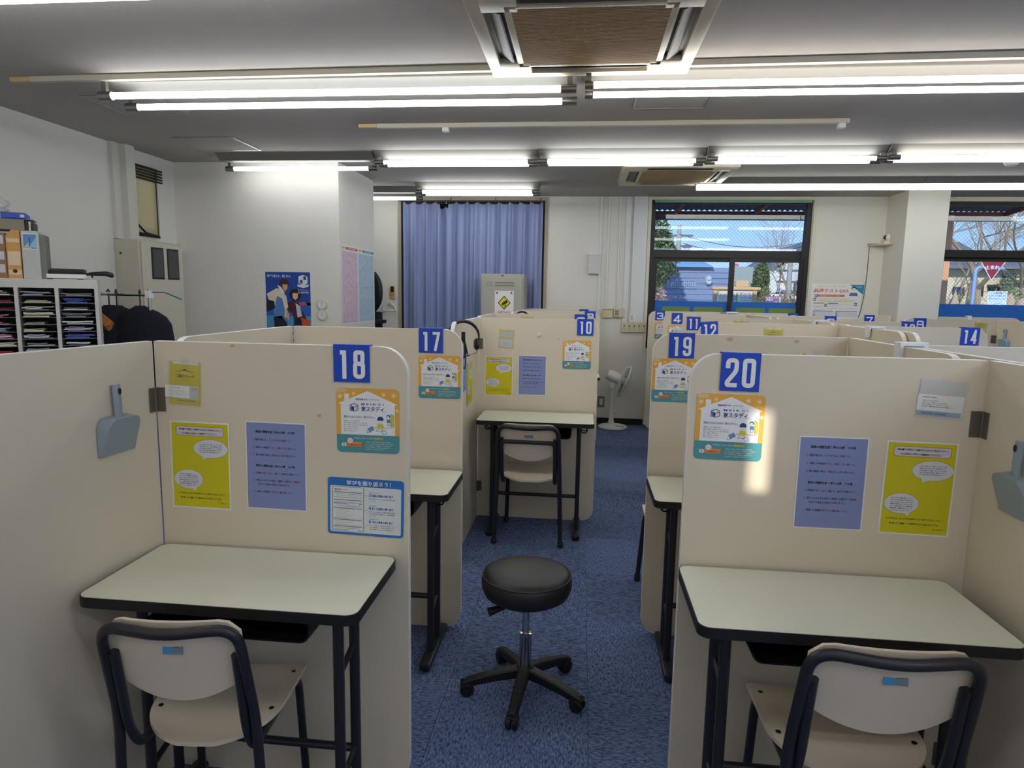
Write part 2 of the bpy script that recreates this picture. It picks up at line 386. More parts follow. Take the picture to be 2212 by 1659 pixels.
# side window high on the left wall with a cream blind
r = bpy.data.objects.new('window_4', None); COL.objects.link(r); r['kind'] = 'structure'; r['label'] = 'narrow side window with a cream blind'
b = B()
for y0, y1, z0, z1 in ((WL[0], WL[1], WL[2], WL[2]+0.02), (WL[0], WL[1], WL[3]-0.02, WL[3]), (WL[0], WL[0]+0.02, WL[2]+0.02, WL[3]-0.02), (WL[1]-0.02, WL[1], WL[2]+0.02, WL[3]-0.02)): box(b, XL-0.12, XL-0.01, y0, y1, z0, z1)
obj('window_frame', b, M_ALU, r)
b = B(); box(b, XL-0.09, XL-0.085, WL[0]+0.02, WL[1]-0.02, WL[2]+0.02, WL[3]-0.02); obj('pane', b, GL, r)
b = B(); box(b, XL-0.008, XL-0.006, WL[0]+0.02, WL[1]-0.02, WL[2]+0.02, WL[3]-0.02); obj('blind', b, film('cream_blind', (255, 232, 190), 0.9), r)
b = B()
for k in range(5): box(b, XL-0.03, XL+0.012, WL[0]-0.01, WL[1]+0.05, WL[3]-0.02-0.022*k, WL[3]-0.008-0.022*k)
obj('blind_slat', b, mat('dark_brown_slat', (40, 30, 26), 0.5), r)
b = B(); tube(b, [(XL+0.02, 4.82, 1.99), (XL+0.03, 4.83, 1.90), (XL+0.05, 4.90, 1.835), (XL+0.05, 5.06, 1.82)], 0.008, 6); tube(b, [(XL+0.02, 4.80, 1.835), (XL+0.03, 5.10, 1.815)], 0.008, 6); obj('cable', b, M_BLACK, r)
b = B(); box(b, XL, -3.44, 4.60, 4.69, 1.768, ZC); box(b, XL, -3.40, 4.69, 4.79, 1.768, ZC); struct('trim_1', b, mat('column_grey_white', (212, 208, 198), 0.6))
# windows on the right wall, beyond the picture
for n, h in enumerate(RW):
    r = bpy.data.objects.new('window_%d' % (5+n), None); COL.objects.link(r); r['kind'] = 'structure'
    b = B()
    for y0, y1, z0, z1 in ((h[0], h[1], h[2], h[2]+0.05), (h[0], h[1], h[3]-0.05, h[3]), (h[0], h[0]+0.05, h[2]+0.05, h[3]-0.05), (h[1]-0.05, h[1], h[2]+0.05, h[3]-0.05), ((h[0]+h[1])/2-0.03, (h[0]+h[1])/2+0.03, h[2]+0.05, h[3]-0.05)): box(b, XR+0.05, XR+0.12, y0, y1, z0, z1)
    obj('window_frame', b, M_ALU, r)
    b = B(); box(b, XR+0.08, XR+0.085, h[0]+0.05, h[1]-0.05, h[2]+0.05, h[3]-0.05); obj('pane', b, GL, r)

# ------------------------------------------------------------------ lamps on the ceiling
def m_tube(name, k, col=(255, 255, 255)):
    m = mat(name, (250, 250, 250), 0.4, emit=(col, TUBE*k)); return m
MT_A = m_tube('tube_cool', 1.0, (250, 253, 255)); MT_D = m_tube('fill_tube_warm', 0.50, (255, 247, 234)); MT_E = m_tube('fill_tube_neutral', 0.62, (240, 246, 255)); MT_F = m_tube('fill_tube_cool', 2.3, (218, 230, 255)); MT_B = m_tube('tube_plain', 1.0, (255, 252, 246)); MT_C = m_tube('tube_far', 0.8, (252, 255, 246))  # D, E, F light the added rows; cool F stands in for window daylight
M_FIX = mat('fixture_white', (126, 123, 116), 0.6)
def lamp(label, x0, x1, ys, zt, tm, plate=(0.0, 0.24, 0.025), rad=0.016, wedge=False, sock=0.07, group=None):
    yc = sum(ys)/len(ys)+plate[0]; t = thing('fluorescent_lamp', label, 'ceiling lamp', ((x0+x1)/2, yc, ZC), 0, group)
    L = (x1-x0)/2; b = B(); w = plate[1]/2
    if wedge:
        prism(b, [(-w, 0), (w, 0), (w*0.35, -plate[2]), (-w*0.35, -plate[2])], lambda y, z: (-L, y, z), lambda y, z: (L, y, z))
    else: rbox(b, -L, L, -w, w, -plate[2], -0.0005, 0.004)
    obj('base_plate', b, M_FIX, t)
    for y in ys:
        dy = y-yc
        b = B(); tube(b, [(-L+sock+0.005, dy, zt-ZC), (L-sock-0.005, dy, zt-ZC)], rad, 12); obj('tube', b, tm, t, 40)
        for s in (-1, 1):
            b = B(); tube(b, [(s*(L-sock), dy, zt-ZC), (s*L, dy, zt-ZC)], rad*1.35, 12); xx = s*(L-sock*0.45)
            box(b, xx-0.012, xx+0.012, dy-0.011, dy+0.011, zt-ZC, -plate[2]+0.002); obj('socket', b, M_STEEL, t, 40)
    return t
lamp('long twin-tube ceiling lamp with chrome sockets beside the near air conditioner', -2.47, -0.06, [3.24, 3.44], 2.365, MT_A, (0.03, 0.23, 0.025))
lamp('long twin-tube ceiling lamp by the near curtain rail with small white end sockets', -0.02, 2.40, [3.19, 3.34], 2.365, MT_B, (0.07, 0.21, 0.025), sock=0.035, rad=0.0145)
yn = PZ(200, 2, 2.37).y
lamp('long ceiling lamp on the camera side of the near air conditioner', -3.0, -0.72, [yn-0.18, yn], 2.385, MT_A, (0, 0.22, 0.03))
for k, xx in enumerate((-2.9, -0.5, 1.9)):   # rows out of view behind the camera, added to brighten the near booths
    lamp(('unseen lamp added over the eighteen booth, nearest the file shelves', 'unseen lamp added above the aisle by the entrance wall', 'unseen lamp added over the twenty booth, nearest the side windows')[k], xx, xx+2.38, [0.62, 0.80], 2.385, (MT_D, MT_E, MT_F)[k], (0, 0.24, 0.03))
    lamp(('unseen lamp added by the entrance wall near the file shelves', 'unseen lamp added by the middle of the entrance wall', 'unseen lamp added by the entrance wall near the side windows')[k], xx, xx+2.38, [-0.72, -0.54], 2.385, (MT_D, MT_E, MT_F)[k], (0, 0.24, 0.03))
lamp('short single-tube lamp by the wall of the school poster', -2.88, -1.63, [5.16], 2.365, MT_A, (-0.06, 0.20, 0.05), wedge=True)
G2 = 'lamps of the middle row'
lamp('twin-tube ceiling lamp beside the lamp by the school poster wall', -1.60, -0.365, [5.0, 5.11], 2.38, MT_A, (0, 0.2, 0.045), rad=0.0135, wedge=True)
lamp('twin-tube ceiling lamp second from the poster wall in the middle row', -0.36, 0.845, [4.98, 5.09], 2.38, MT_A, (0, 0.2, 0.045), rad=0.0135, wedge=True)
lamp('twin-tube ceiling lamp just before the far air conditioner', 0.85, 2.055, [4.93, 5.04], 2.38, MT_A, (0, 0.2, 0.045), rad=0.0135, wedge=True)
lamp('twin-tube ceiling lamp of the middle row beside the smoke detector', 2.06, 3.27, [4.90, 5.01], 2.38, MT_B, (0, 0.2, 0.045), rad=0.0135, wedge=True)
lamp('twin-tube ceiling lamp in front of the blue curtain', -1.64, -0.44, [6.38, 6.52], 2.375, MT_A, (-0.02, 0.2, 0.05), wedge=True)
lamp('single-tube lamp half hidden behind the poster wall corner', -2.75, -1.66, [6.75], 2.365, MT_A, (-0.06, 0.2, 0.05), wedge=True)
b = None
for k in range(3):                            # continuous covered row before the far windows
    t = thing('fluorescent_lamp', ('covered strip lamp before the far window with the curtain rail', 'covered strip lamp before the far pillar', 'covered strip lamp before the window with the stop sign')[k], 'ceiling lamp', (0.98+0.95+k*1.9, 6.2-0.03*k, ZC), -0.014)
    b = B(); prism(b, [(-0.10, 0), (0.10, 0), (0.06, -0.05), (-0.06, -0.05)], lambda y, z: (-0.948, y, z), lambda y, z: (0.948, y, z)); obj('base_plate', b, M_FIX, t)
    b = B(); prism(b, rrect(-0.035, 0.035, -0.095, -0.05, (0.02, 0.02, 0.004, 0.004), 4), lambda y, z: (-0.94, y, z), lambda y, z: (0.94, y, z)); obj('tube', b, MT_C, t, 40)

# ------------------------------------------------------------------ air conditioners and ceiling fittings
M_ACB = mat('aged_ac_plastic', (216, 203, 176), 0.45, noise=0.06, nscale=6); M_ACG = mat('dusty_grille', (182, 152, 110), 0.7, noise=0.2, nscale=5); M_VANE = mat('ac_vane', (70, 66, 62), 0.5)
def aircon(label, x0, x1, y0, y1):
    cx, cy = (x0+x1)/2, (y0+y1)/2; w, d = (x1-x0)/2, (y1-y0)/2
    t = thing('ceiling_air_conditioner', label, 'air conditioner', (cx, cy, ZC))
    z0, z1 = -0.045, -0.001
    b = B(); g = 0.29; s0, s1 = 0.315, 0.395; e = 0.26
    prism(b, rrect(-w, w, -d, d, (0.03,)*4, 3), lambda x, y: (x, y, z1), lambda x, y: (x, y, -0.018))
    def slab(a0, a1, c0, c1): rbox(b, a0, a1, c0, c1, z0, -0.016, 0.006)
    slab(-w+0.01, w-0.01, s1, d-0.01); slab(-w+0.01, w-0.01, -d+0.01, -s1); slab(-w+0.01, -s1, -s1-0.004, s1+0.004); slab(s1, w-0.01, -s1-0.004, s1+0.004)
    for sx, sy in ((1,1),(1,-1),(-1,1),(-1,-1)):
        slab(min(sx*e, sx*(s1+0.004)), max(sx*e, sx*(s1+0.004)), min(sy*e, sy*(s1+0.004)), max(sy*e, sy*(s1+0.004)))
    slab(-s0, s0, s0-0.03, s0-0.001); slab(-s0, s0, -s0+0.001, -s0+0.03); slab(-s0, -s0+0.03, -s0, s0); slab(s0-0.03, s0, -s0, s0)
    obj('panel', b, M_ACB, t, 35)
    b = B(); box(b, -g, g, -g, g, -0.036, -0.02); obj('filter', b, M_ACG, t)
    b = B(); n = 46
    for k in range(n):
        y = -g + (k+0.5)*2*g/n; box(b, -g, g, y-0.0028, y+0.0028, -0.044, -0.036)
    gr = obj('grille', b, M_ACG, t); gr['kind'] = 'stuff'
    for k in range(4):
        b = B(); box(b, -e, e, s0+0.004, s1-0.004, -0.022, -0.019); v = obj('outlet', b, M_BLACK, t); v.rotation_euler = (0, 0, k*PI/2)
        b = B(); prism(b, [(s0+0.012, -0.044), (s0+0.018, -0.046), (s1-0.02, -0.026), (s1-0.026, -0.024)], lambda y, z: (-e+0.01, y, z), lambda y, z: (e-0.01, y, z)); obj('vane', b, M_VANE, v)
    return t
aircon('large ceiling air conditioner with brown dusty grille above the near lamps', -0.462, 0.454, 2.32, 3.235)
aircon('ceiling air conditioner with dusty grille near the far window', 0.285, 1.20, 5.40, 6.316)
M_RAIL = mat('rail_beige', (196, 188, 168), 0.5)
p, q = PZ(70, 166, ZC), PZ(2212, 111, ZC)
def rail(label, p, q, over=0.0, stops=()):
    d = (q-p); L = d.length+over; t = thing('curtain_rail', label, 'rail', p, math.atan2(d.y, d.x))
    b = B(); rbox(b, 0, L, -0.016, 0.016, -0.028, -0.0005, 0.003); obj('track', b, M_RAIL, t)
    b = B(); rbox(b, -0.12, 0.0, -0.014, 0.014, -0.024, -0.001, 0.003); obj('end_cap', b, mat('rail_cap', (204, 178, 128), 0.5), t)
    for s in stops: b = B(); rbox(b, s-0.02, s+0.02, -0.02, 0.02, -0.055, -0.027, 0.004); obj('runner', b, M_WPL, t)
rail('long beige ceiling rail crossing the room behind the near air conditioner', p, q, 0.6)
p, q = PZ(815, 268, ZC), PZ(1835, 256, ZC); rail('short beige ceiling rail between the two air conditioners', p, q, 0, ((q-p).length*0.155, (q-p).length*0.985))
def hatch(label, pts):
    ps = [PZ(x, y, ZC) for x, y in pts]; cx = sum(v.x for v in ps)/4; cy = sum(v.y for v in ps)/4
    x0, x1 = min(v.x for v in ps), max(v.x for v in ps); y0, y1 = min(v.y for v in ps), max(v.y for v in ps)
    t = thing('ceiling_hatch', label, 'ceiling hatch', (cx, cy, ZC)); w, d = min((x1-x0)/2, 0.26), min((y1-y0)/2, 0.26)
    b = B()
    for a in ((-w, w, -d, -d+0.012), (-w, w, d-0.012, d), (-w, -w+0.012, -d+0.012, d-0.012), (w-0.012, w, -d+0.012, d-0.012)): box(b, *a, -0.006, -0.0005)
    obj('hatch_frame', b, mat('hatch_metal', (170, 168, 164), 0.35, metal=0.4), t)
    b = B(); box(b, -w+0.014, w-0.014, -d+0.014, d-0.014, -0.004, -0.0005); obj('hatch_door', b, M_CEIL, t)
hatch('square ceiling hatch above the file shelves, beyond the near lamp', [(172, 206), (300, 206), (412, 246), (290, 246)])
hatch('square ceiling hatch near the meter cabinet corner', [(382, 297), (505, 297), (557, 324), (440, 324)])
hatch('square ceiling hatch beyond the near lamp with white sockets', [(1375, 205), (1545, 200), (1520, 232), (1368, 233)])
b = B(); lathe(b, [(0.05, 0), (0.05, -0.012), (0.035, -0.03), (0.01, -0.034)], 18); o = obj('smoke_detector', b, M_WPL, None, 40, PZ(2185, 349, ZC)); tag(o, 'small round smoke detector on the ceiling', 'smoke detector')

# ------------------------------------------------------------------ study booths: hinged cream screens
HP, TH = 1.26, 0.02
NW = {1:'one',2:'two',3:'three',4:'four',5:'five',6:'six',7:'seven',8:'eight',9:'nine',10:'ten',11:'eleven',12:'twelve',13:'thirteen',14:'fourteen',17:'seventeen',18:'eighteen',19:'nineteen',20:'twenty',21:'twenty-one'}
def panel(name, parent, w, h, free, mirror):
    """upright panel in local XZ from x=0 to w (front face y=0, back y=TH); free end has rounded corners"""
    R = 0.075
    o = rrect(0, w, 0.004, h, (0.002, R if free else 0.002, R if free else 0.002, 0.002), 8)
    s = -1 if mirror else 1
    b = B(); prism(b, o, lambda x, z: (s*x, 0.0004, z), lambda x, z: (s*x, TH-0.0004, z)); p = obj(name, b, M_LAM, parent)
    b = B(); n = len(o); cx, cz = w/2, h/2
    rings = []
    for (k, y) in ((0.9965, 0.0), (1.0008, 0.0), (1.0008, TH), (0.9965, TH)):
        rings.append([b.verts.new((s*(cx+(x-cx)*(1-(1-k)*0.72/max(w, .1))), y, max(cz+(z-cz)*(1-(1-k)*0.72/h), 0.0005))) for x, z in o])
    for A, C in zip(rings, rings[1:]+rings[:1]):
        for k in range(n):
            if max(o[k][0], o[(k+1) % n][0]) > 0.004: b.faces.new((A[k], A[(k+1) % n], C[(k+1) % n], C[k]))   # no band along the hinged edge
    obj('edge_band', b, M_EDGE, p)
    return p
def booth(num, Y, xl, xr, corner, side_len=0.78, ang=0.0, label=None, side=True, hinges=(0.20, 1.10)):
    w = xr-xl; cx = xl if corner == 'L' else xr; s = 1 if corner == 'L' else -1
    t = thing('partition_screen', label or ('cream folding partition screen of study booth %s' % num), 'partition', (cx, Y, 0), 0, 'study booth partition screens')
    panel('back_panel', t, w, HP, True, corner == 'R')
    if side:
        sp = panel('side_panel', t, side_len, HP, True, False)
        # runs from the corner towards the camera; front face looks into the booth
        sp.rotation_euler = (0, 0, -PI/2 + ang) if corner == 'L' else (0, 0, -PI/2 - ang)
        sp.location = (-TH-0.0015, -0.0015, 0) if corner == 'L' else (0.0015, -0.0015, 0)
        if corner == 'L': sp.location = (-TH-0.0015, -0.0015, 0)
        for z in hinges:
            b = B(); hh = 0.033
            box(b, 0.002*s, s*0.026, -0.0025, -0.0002, z-hh, z+hh) if s > 0 else box(b, s*0.026, 0.002*s, -0.0025, -0.0002, z-hh, z+hh)
            if s > 0: box(b, -0.0012, 0.0012, -0.028, -0.003, z-hh, z+hh)
            else: box(b, -0.0012, 0.0012, -0.028, -0.003, z-hh, z+hh)
            tube(b, [(0.0, -0.005, z-hh), (0.0, -0.005, z+hh)], 0.0042, 8)
            for dz in (-0.022, 0, 0.022):
                lathe(b, [(0.0032, 0), (0.0032, 0.0012)], 8, Matrix.Translation((s*0.017, -0.0025, z+dz)) @ Matrix.Rotation(PI/2, 4, 'X'))
            obj('hinge', b, M_HINGE, t, 40)
    return t
BOOTH = {  # number: (Y of the face towards the camera, left end, right end, hinged corner)
 18: (1.66, -1.155, -0.449, 'L', -0.07), 17: (2.56, -1.168, -0.470, 'L', 0.0), 10: (3.98, -0.628, 0.103, 'L', 0.0), 9: (4.98, -0.66, 0.112, 'L', 0.0),
 2: (6.12, -0.56, 0.166, 'L', 0.0), 1: (7.03, -0.56, 0.166, 'L', 0.0),
 20: (1.72, 0.282, 0.998, 'R', 0.0), 19: (2.62, 0.282, 1.012, 'R', 0.02), 12: (3.97, 0.684, 1.474, 'R', 0.0), 11: (4.97, 0.737, 1.529, 'R', 0.0),
 4: (6.10, 0.735, 1.465, 'R', 0.0), 3: (7.0, 0.693, 1.42, 'R', 0.0),
 21: (2.25, 1.055, 1.785, 'L', 0.0), 14: (3.90, 1.525, 2.25, 'L', 0.0), 13: (4.80, 1.58, 2.308, 'L', 0.0), 6: (6.0, 1.52, 2.206, 'L', 0.0), 5: (7.0, 1.475, 2.197, 'L', 0.0),
 8: (5.9, 2.703, 3.448, 'R', 0.0), 7: (6.9, 2.752, 3.06, 'R', 0.0)}
for n, (Y, a, c, k, ang) in BOOTH.items():
    lb = 'cream partition screen without a number plate standing behind the booth twenty screen' if n == 21 else 'cream hinged partition screen carrying number plate %s' % NW[n]
    booth(n, Y, a, c, k, 0.78 if n not in (7,) else 0.5, ang, lb, side=n not in (7,))
booth(0, 6.9, 3.50, 4.262, 'L', label='cream partition screen below the window with the stop sign', side=False)

# ------------------------------------------------------------------ number plates
def rc(pts, r, n=3): return [tuple(v[:2]) for v in fillet([(x, y, 0) for x, y in pts], r, n)]
R_ = 0.22
DIG = {'0': [[(0.5,1),(0.0,1),(0,0),(1,0),(1,1),(0.5,1)]], '1': [[(0.12,0.985),(0.58,0.985),(0.58,-0.08)]],
 '2': [[(0,0.70),(0,1),(1,1),(1,0.58),(0,0.12),(0,0),(1.08,0)]], '3': [[(0,0.80),(0,1),(1,1),(1,0.52),(0.35,0.52)],[(0.6,0.52),(1,0.52),(1,0),(0,0),(0,0.22)]],
 '4': [[(0.74,-0.08),(0.74,1.04),(0.0,0.24),(1.1,0.24)]], '5': [[(1,1),(0.05,1),(0,0.55),(1,0.60),(1,0),(0,0),(0,0.2)]],
 '6': [[(1,0.80),(1,1),(0,1),(0,0),(1,0),(1,0.56),(0.05,0.56)]], '7': [[(-0.06,1),(1.0,1),(0.35,-0.08)]],
 '8': [[(0.5,1),(0.06,1),(0.06,0.53),(0.94,0.53),(0.94,1),(0.5,1)],[(0.5,0.53),(0,0.53),(0,0),(1,0),(1,0.53),(0.5,0.53)]], '9': [[(0,0.22),(0,0),(1,0),(1,1),(0,1),(0,0.45),(0.95,0.45)]]}
PW = 0.098
def plate(num, xpix, tilt=0.0, Ytop=None):
    Y = BOOTH[num][0]; X = PY(xpix, 720 if num not in (18, 20) else 790, Y).x
    t = thing('number_plate', 'blue number plate reading %d (%s) hooked over its partition' % (num, NW[num]), 'number plate', (X, Y, HP), 0, 'booth number plates')
    t.rotation_euler = (0, tilt, 0)
    b = B(); box(b, -PW/2, PW/2, -0.0034, -0.0012, -PW+0.003, 0.0042); box(b, -PW/2, PW/2, -0.0012, TH+0.003, 0.002, 0.0042); box(b, -PW/2, PW/2, TH+0.0012, TH+0.003, -0.022, 0.002)
    obj('plate', b, M_BLUE, t)
    b = B(); s = str(num); wide = len(s) == 1; lay = 0
    dw, dh, th, gap = (0.052, 0.058, 0.0125, 0) if wide else (0.0215, 0.064, 0.0112, 0.0205)
    for i, ch in enumerate(s):
        ox = -dw/2 if wide else (-(dw+gap/2)+i*(dw+gap))
        for pl in DIG[ch]:
            sharp = ch in '147'
            pts = [(ox+x*dw, y*dh) for x, y in pl]
            pts = pts if sharp else rc(pts, 0.0125 if wide else 0.0092, 4)
            for (ax, az), (cx, cz) in zip(pts, pts[1:]):
                lay += 1
                d = Vector((cx-ax, cz-az)); L = d.length
                if L < 1e-7: continue
                d /= L; nx, nz = -d.y*th/2, d.x*th/2; ex, ez = d.x*0.0015, d.y*0.0015
                f = b.faces.new([b.verts.new((px, -0.0037-lay*2e-5, pz-0.080)) for px, pz in ((ax+nx-ex, az+nz-ez), (cx+nx+ex, cz+nz+ez), (cx-nx+ex, cz-nz+ez), (ax-nx-ex, az-nz-ez))])
            if sharp:
                for (cx, cz) in pts[1:-1]: b.faces.new([b.verts.new((cx+a*th/2, -0.0037-(lay+1)*2e-5, cz-0.080+c*th/2)) for a, c in ((-1,-1),(1,-1),(1,1),(-1,1))])
    lo = obj('lettering', b, M_WHITE, t)
    for f in lo.data.polygons:
        if f.normal.y > 0: f.flip()
    return t
for n, xp, tl in ((18, 760, 0), (17, 931, 0), (10, 1264, 0), (9, 1254, 0), (2, 1273.5, 0), (1, 1260, 0), (20, 1600, 0.01), (19, 1474, 0), (12, 1531, -0.07), (11, 1497, 0), (4, 1461, 0), (3, 1424, 0),
                  (5, 1710, 0), (6, 1791.5, 0), (7, 1875, 0), (13, 1962, 0.03), (8, 1985, 0), (14, 2096, 0.02)): plate(n, xp, tl)

# ------------------------------------------------------------------ posters in the booths
PAPER = mat('paper_white', (236, 236, 234), 0.5); LAMI = mat('laminated_white', (238, 238, 236), 0.22)
NAVY, INK = (24, 66, 140), (22, 22, 26)
def house_poster():
    s = Sheet(0.172, 0.174); O = (236, 176, 74); T = (82, 150, 158); Wt = (240, 240, 240)
    s.rect(O, 0.0, 1.0, 0.0, 0.7, 1, 0.07); s.rect(O, 0.0, 1.0, 0.5, 0.72, 1.2); s.rect(T, 0.0, 1.0, 0.8, 1.0, 1, 0.07); s.rect(T, 0.0, 1.0, 0.72, 0.9, 1.1)
    s.poly(Wt, [(0.02, 0.245), (0.5, 0.04), (0.98, 0.245), (0.93, 0.245), (0.93, 0.72), (0.07, 0.72), (0.07, 0.245)], 2); s.rect(Wt, 0.13, 0.205, 0.09, 0.24, 2.1)
    s.rect((230, 198, 140), 0.0, 0.17, 0.01, 0.07, 1.5, 0.03)
    for cx, cy, k in ((0.06, 0.13, 1), (0.28, 0.085, 0.8), (0.75, 0.09, 1), (0.91, 0.10, 1.1), (0.965, 0.33, 0.9)):
        for a in range(4): s.line((244, 222, 170), [(cx-0.035*k*math.cos(a*PI/4), cy-0.035*k*math.sin(a*PI/4)), (cx+0.035*k*math.cos(a*PI/4), cy+0.035*k*math.sin(a*PI/4))], 0.012, 2.2+0.1*a)
    s.text(NAVY, '家庭学習サポートサービス', 0.31, 0.68, 0.155, 0.187, 4, 0.012)
    s.text(NAVY, 'M E I K O !', 0.40, 0.76, 0.225, 0.257, 4, 0.02); s.text(NAVY, '家スタディ', 0.40, 0.755, 0.275, 0.355, 4, 0.02); s.ell(NAVY, 0.775, 0.35, 0.007, 0.007, 4, 8)
    # logo: an open book under a roof
    s.line(NAVY, [(0.22, 0.345), (0.22, 0.265), (0.285, 0.235), (0.35, 0.265)], 0.012, 3); s.poly(NAVY, [(0.235, 0.27), (0.285, 0.29), (0.285, 0.35), (0.235, 0.335)], 3.2)
    s.line(NAVY, [(0.285, 0.29), (0.345, 0.275), (0.345, 0.335), (0.285, 0.355), (0.22, 0.345)], 0.010, 3.4); s.rect((222, 205, 60), 0.31, 0.325, 0.24, 0.32, 3.6)
    s.text(NAVY, '明日のために今日の『家スタディ』', 0.12, 0.615, 0.425, 0.462, 4, 0.012)
    for i, (t, x1) in enumerate((('受験だけじゃない自分の夢も。', 0.38), ('志望は「勉強できれば成績アップ」につながります。', 0.50), ('夏だけ～冬のZoomにピッタリ、お家で一緒に学習。', 0.50), ('だから、集中して学習できる！', 0.34), ('明日の「家スタディ」に参加して、', 0.36), ('成績アップを目指しましょう！', 0.34))):
        s.text((44, 60, 104), t, 0.12, x1, 0.498+i*0.031, 0.517+i*0.031, 4)
    # a pupil at a table, a grown-up in a doorway, books
    s.line(NAVY, [(0.60, 0.60), (0.90, 0.60)], 0.005, 3); Y_ = (222, 205, 50)
    s.poly((240, 232, 222), [(0.66, 0.45), (0.74, 0.45), (0.745, 0.53), (0.70, 0.55), (0.655, 0.53)], 3.1); s.ell(NAVY, 0.70, 0.47, 0.05, 0.045, 3.3, 14, 0, PI); s.poly(NAVY, [(0.65, 0.47), (0.75, 0.47), (0.748, 0.49), (0.652, 0.49)], 3.35)
    s.poly(Y_, [(0.665, 0.54), (0.735, 0.54), (0.765, 0.60), (0.745, 0.605), (0.65, 0.605), (0.635, 0.60)], 3.2)
    s.poly(Wt, [(0.63, 0.655), (0.66, 0.62), (0.74, 0.62), (0.72, 0.66)], 3.4); s.line(NAVY, [(0.63, 0.655), (0.66, 0.62), (0.74, 0.62), (0.72, 0.66), (0.63, 0.655)], 0.005, 3.5)
    s.line(NAVY, [(0.72, 0.65), (0.78, 0.645), (0.80, 0.69), (0.74, 0.70), (0.72, 0.65)], 0.006, 3.6)
    s.poly((110, 150, 186), [(0.50, 0.62), (0.57, 0.58), (0.60, 0.63), (0.52, 0.68)], 3.2); s.line(NAVY, [(0.50, 0.62), (0.57, 0.58), (0.60, 0.63), (0.52, 0.68), (0.48, 0.685), (0.50, 0.62)], 0.005, 3.4)
    s.poly(Y_, [(0.865, 0.385), (0.915, 0.41), (0.915, 0.57), (0.87, 0.585)], 3.2); s.line(NAVY, [(0.865, 0.385), (0.915, 0.41), (0.915, 0.57), (0.87, 0.585), (0.865, 0.385)], 0.004, 3.4)
    s.ell(NAVY, 0.825, 0.425, 0.032, 0.03, 3.3, 14); s.ell((240, 236, 230), 0.822, 0.435, 0.022, 0.024, 3.5, 12); s.poly((104, 140, 190), [(0.80, 0.465), (0.855, 0.465), (0.865, 0.52), (0.80, 0.52)], 3.3); s.line(NAVY, [(0.815, 0.52), (0.815, 0.565), (0.85, 0.565), (0.85, 0.52)], 0.005, 3.4)
    # the teal foot
    s.text((214, 232, 226), '中3受験生に必要な学習時間', 0.27, 0.575, 0.762, 0.787, 4); s.rect((222, 200, 90), 0.59, 0.74, 0.757, 0.79, 3, 0.015); s.text((40, 60, 70), '1教科1,000時間', 0.605, 0.725, 0.765, 0.783, 4)
    s.rect((238, 236, 230), 0.08, 0.15, 0.855, 0.905, 3); s.rect((222, 132, 66), 0.15, 0.40, 0.855, 0.905, 3.1); s.poly((236, 160, 96), [(0.15, 0.855), (0.165, 0.84), (0.415, 0.84), (0.40, 0.855)], 3.2); s.poly((176, 96, 46), [(0.40, 0.855), (0.415, 0.84), (0.415, 0.89), (0.40, 0.905)], 3.2)
    s.text(INK, '家スタディ', 0.225, 0.325, 0.870, 0.890, 4, 0.02); s.rect(INK, 0.105, 0.122, 0.872, 0.89, 3.6)
    s.ell((238, 228, 224), 0.215, 0.815, 0.045, 0.042, 3.3, 18); s.text((206, 90, 70), 'ここを', 0.19, 0.24, 0.795, 0.81, 4); s.text((206, 90, 70), '充実!', 0.19, 0.24, 0.818, 0.833, 4)
    for i, (t, x1, c) in enumerate((('今受験生の1週間に必要な学習時間は50時間程度…', 0.88, 0), ('これからの「家庭での学習」毎日続けると1000時間', 0.90, 0), ('塾での授業時間は、通常週1コマ～3コマ程度です。', 0.88, 0), ('残りの塾の時間を除くと家庭学習の時間を増やすと', 0.87, 1), ('受験合格がきっと目指せる日がきます。', 0.78, 0))):
        s.text((226, 236, 150) if c else (214, 232, 226), t, 0.46, x1, 0.818+i*0.029, 0.838+i*0.029, 4)
    return s
hp0 = None
def put_house(num, cx, cy, tilt=0.0):
    global hp0
    Y = BOOTH[num][0]; loc = PY(cx, cy, Y); loc.y = Y-0.0004
    lb = 'orange and teal house-shaped study service poster under number plate %s' % NW[num]
    if hp0 is None: hp0 = house_poster().build('study_service_poster', lb, 'poster', PAPER, loc, 0, tilt, 'study service posters', r=0.012)
    else: c = copy_tree(hp0, None, loc, 0, lb); c.rotation_euler = (0, tilt, 0)
for n, cx, cy, tl in ((18, 795, 909, 0.0), (17, 949.5, 814.5, 0), (10, 1246, 766.5, 0), (20, 1575, 923, 0.012), (19, 1456, 822, 0), (4, 1462, 723, 0), (3, 1432, 714, 0), (11, 1525, 745, 0)): put_house(n, cx, cy, tl)

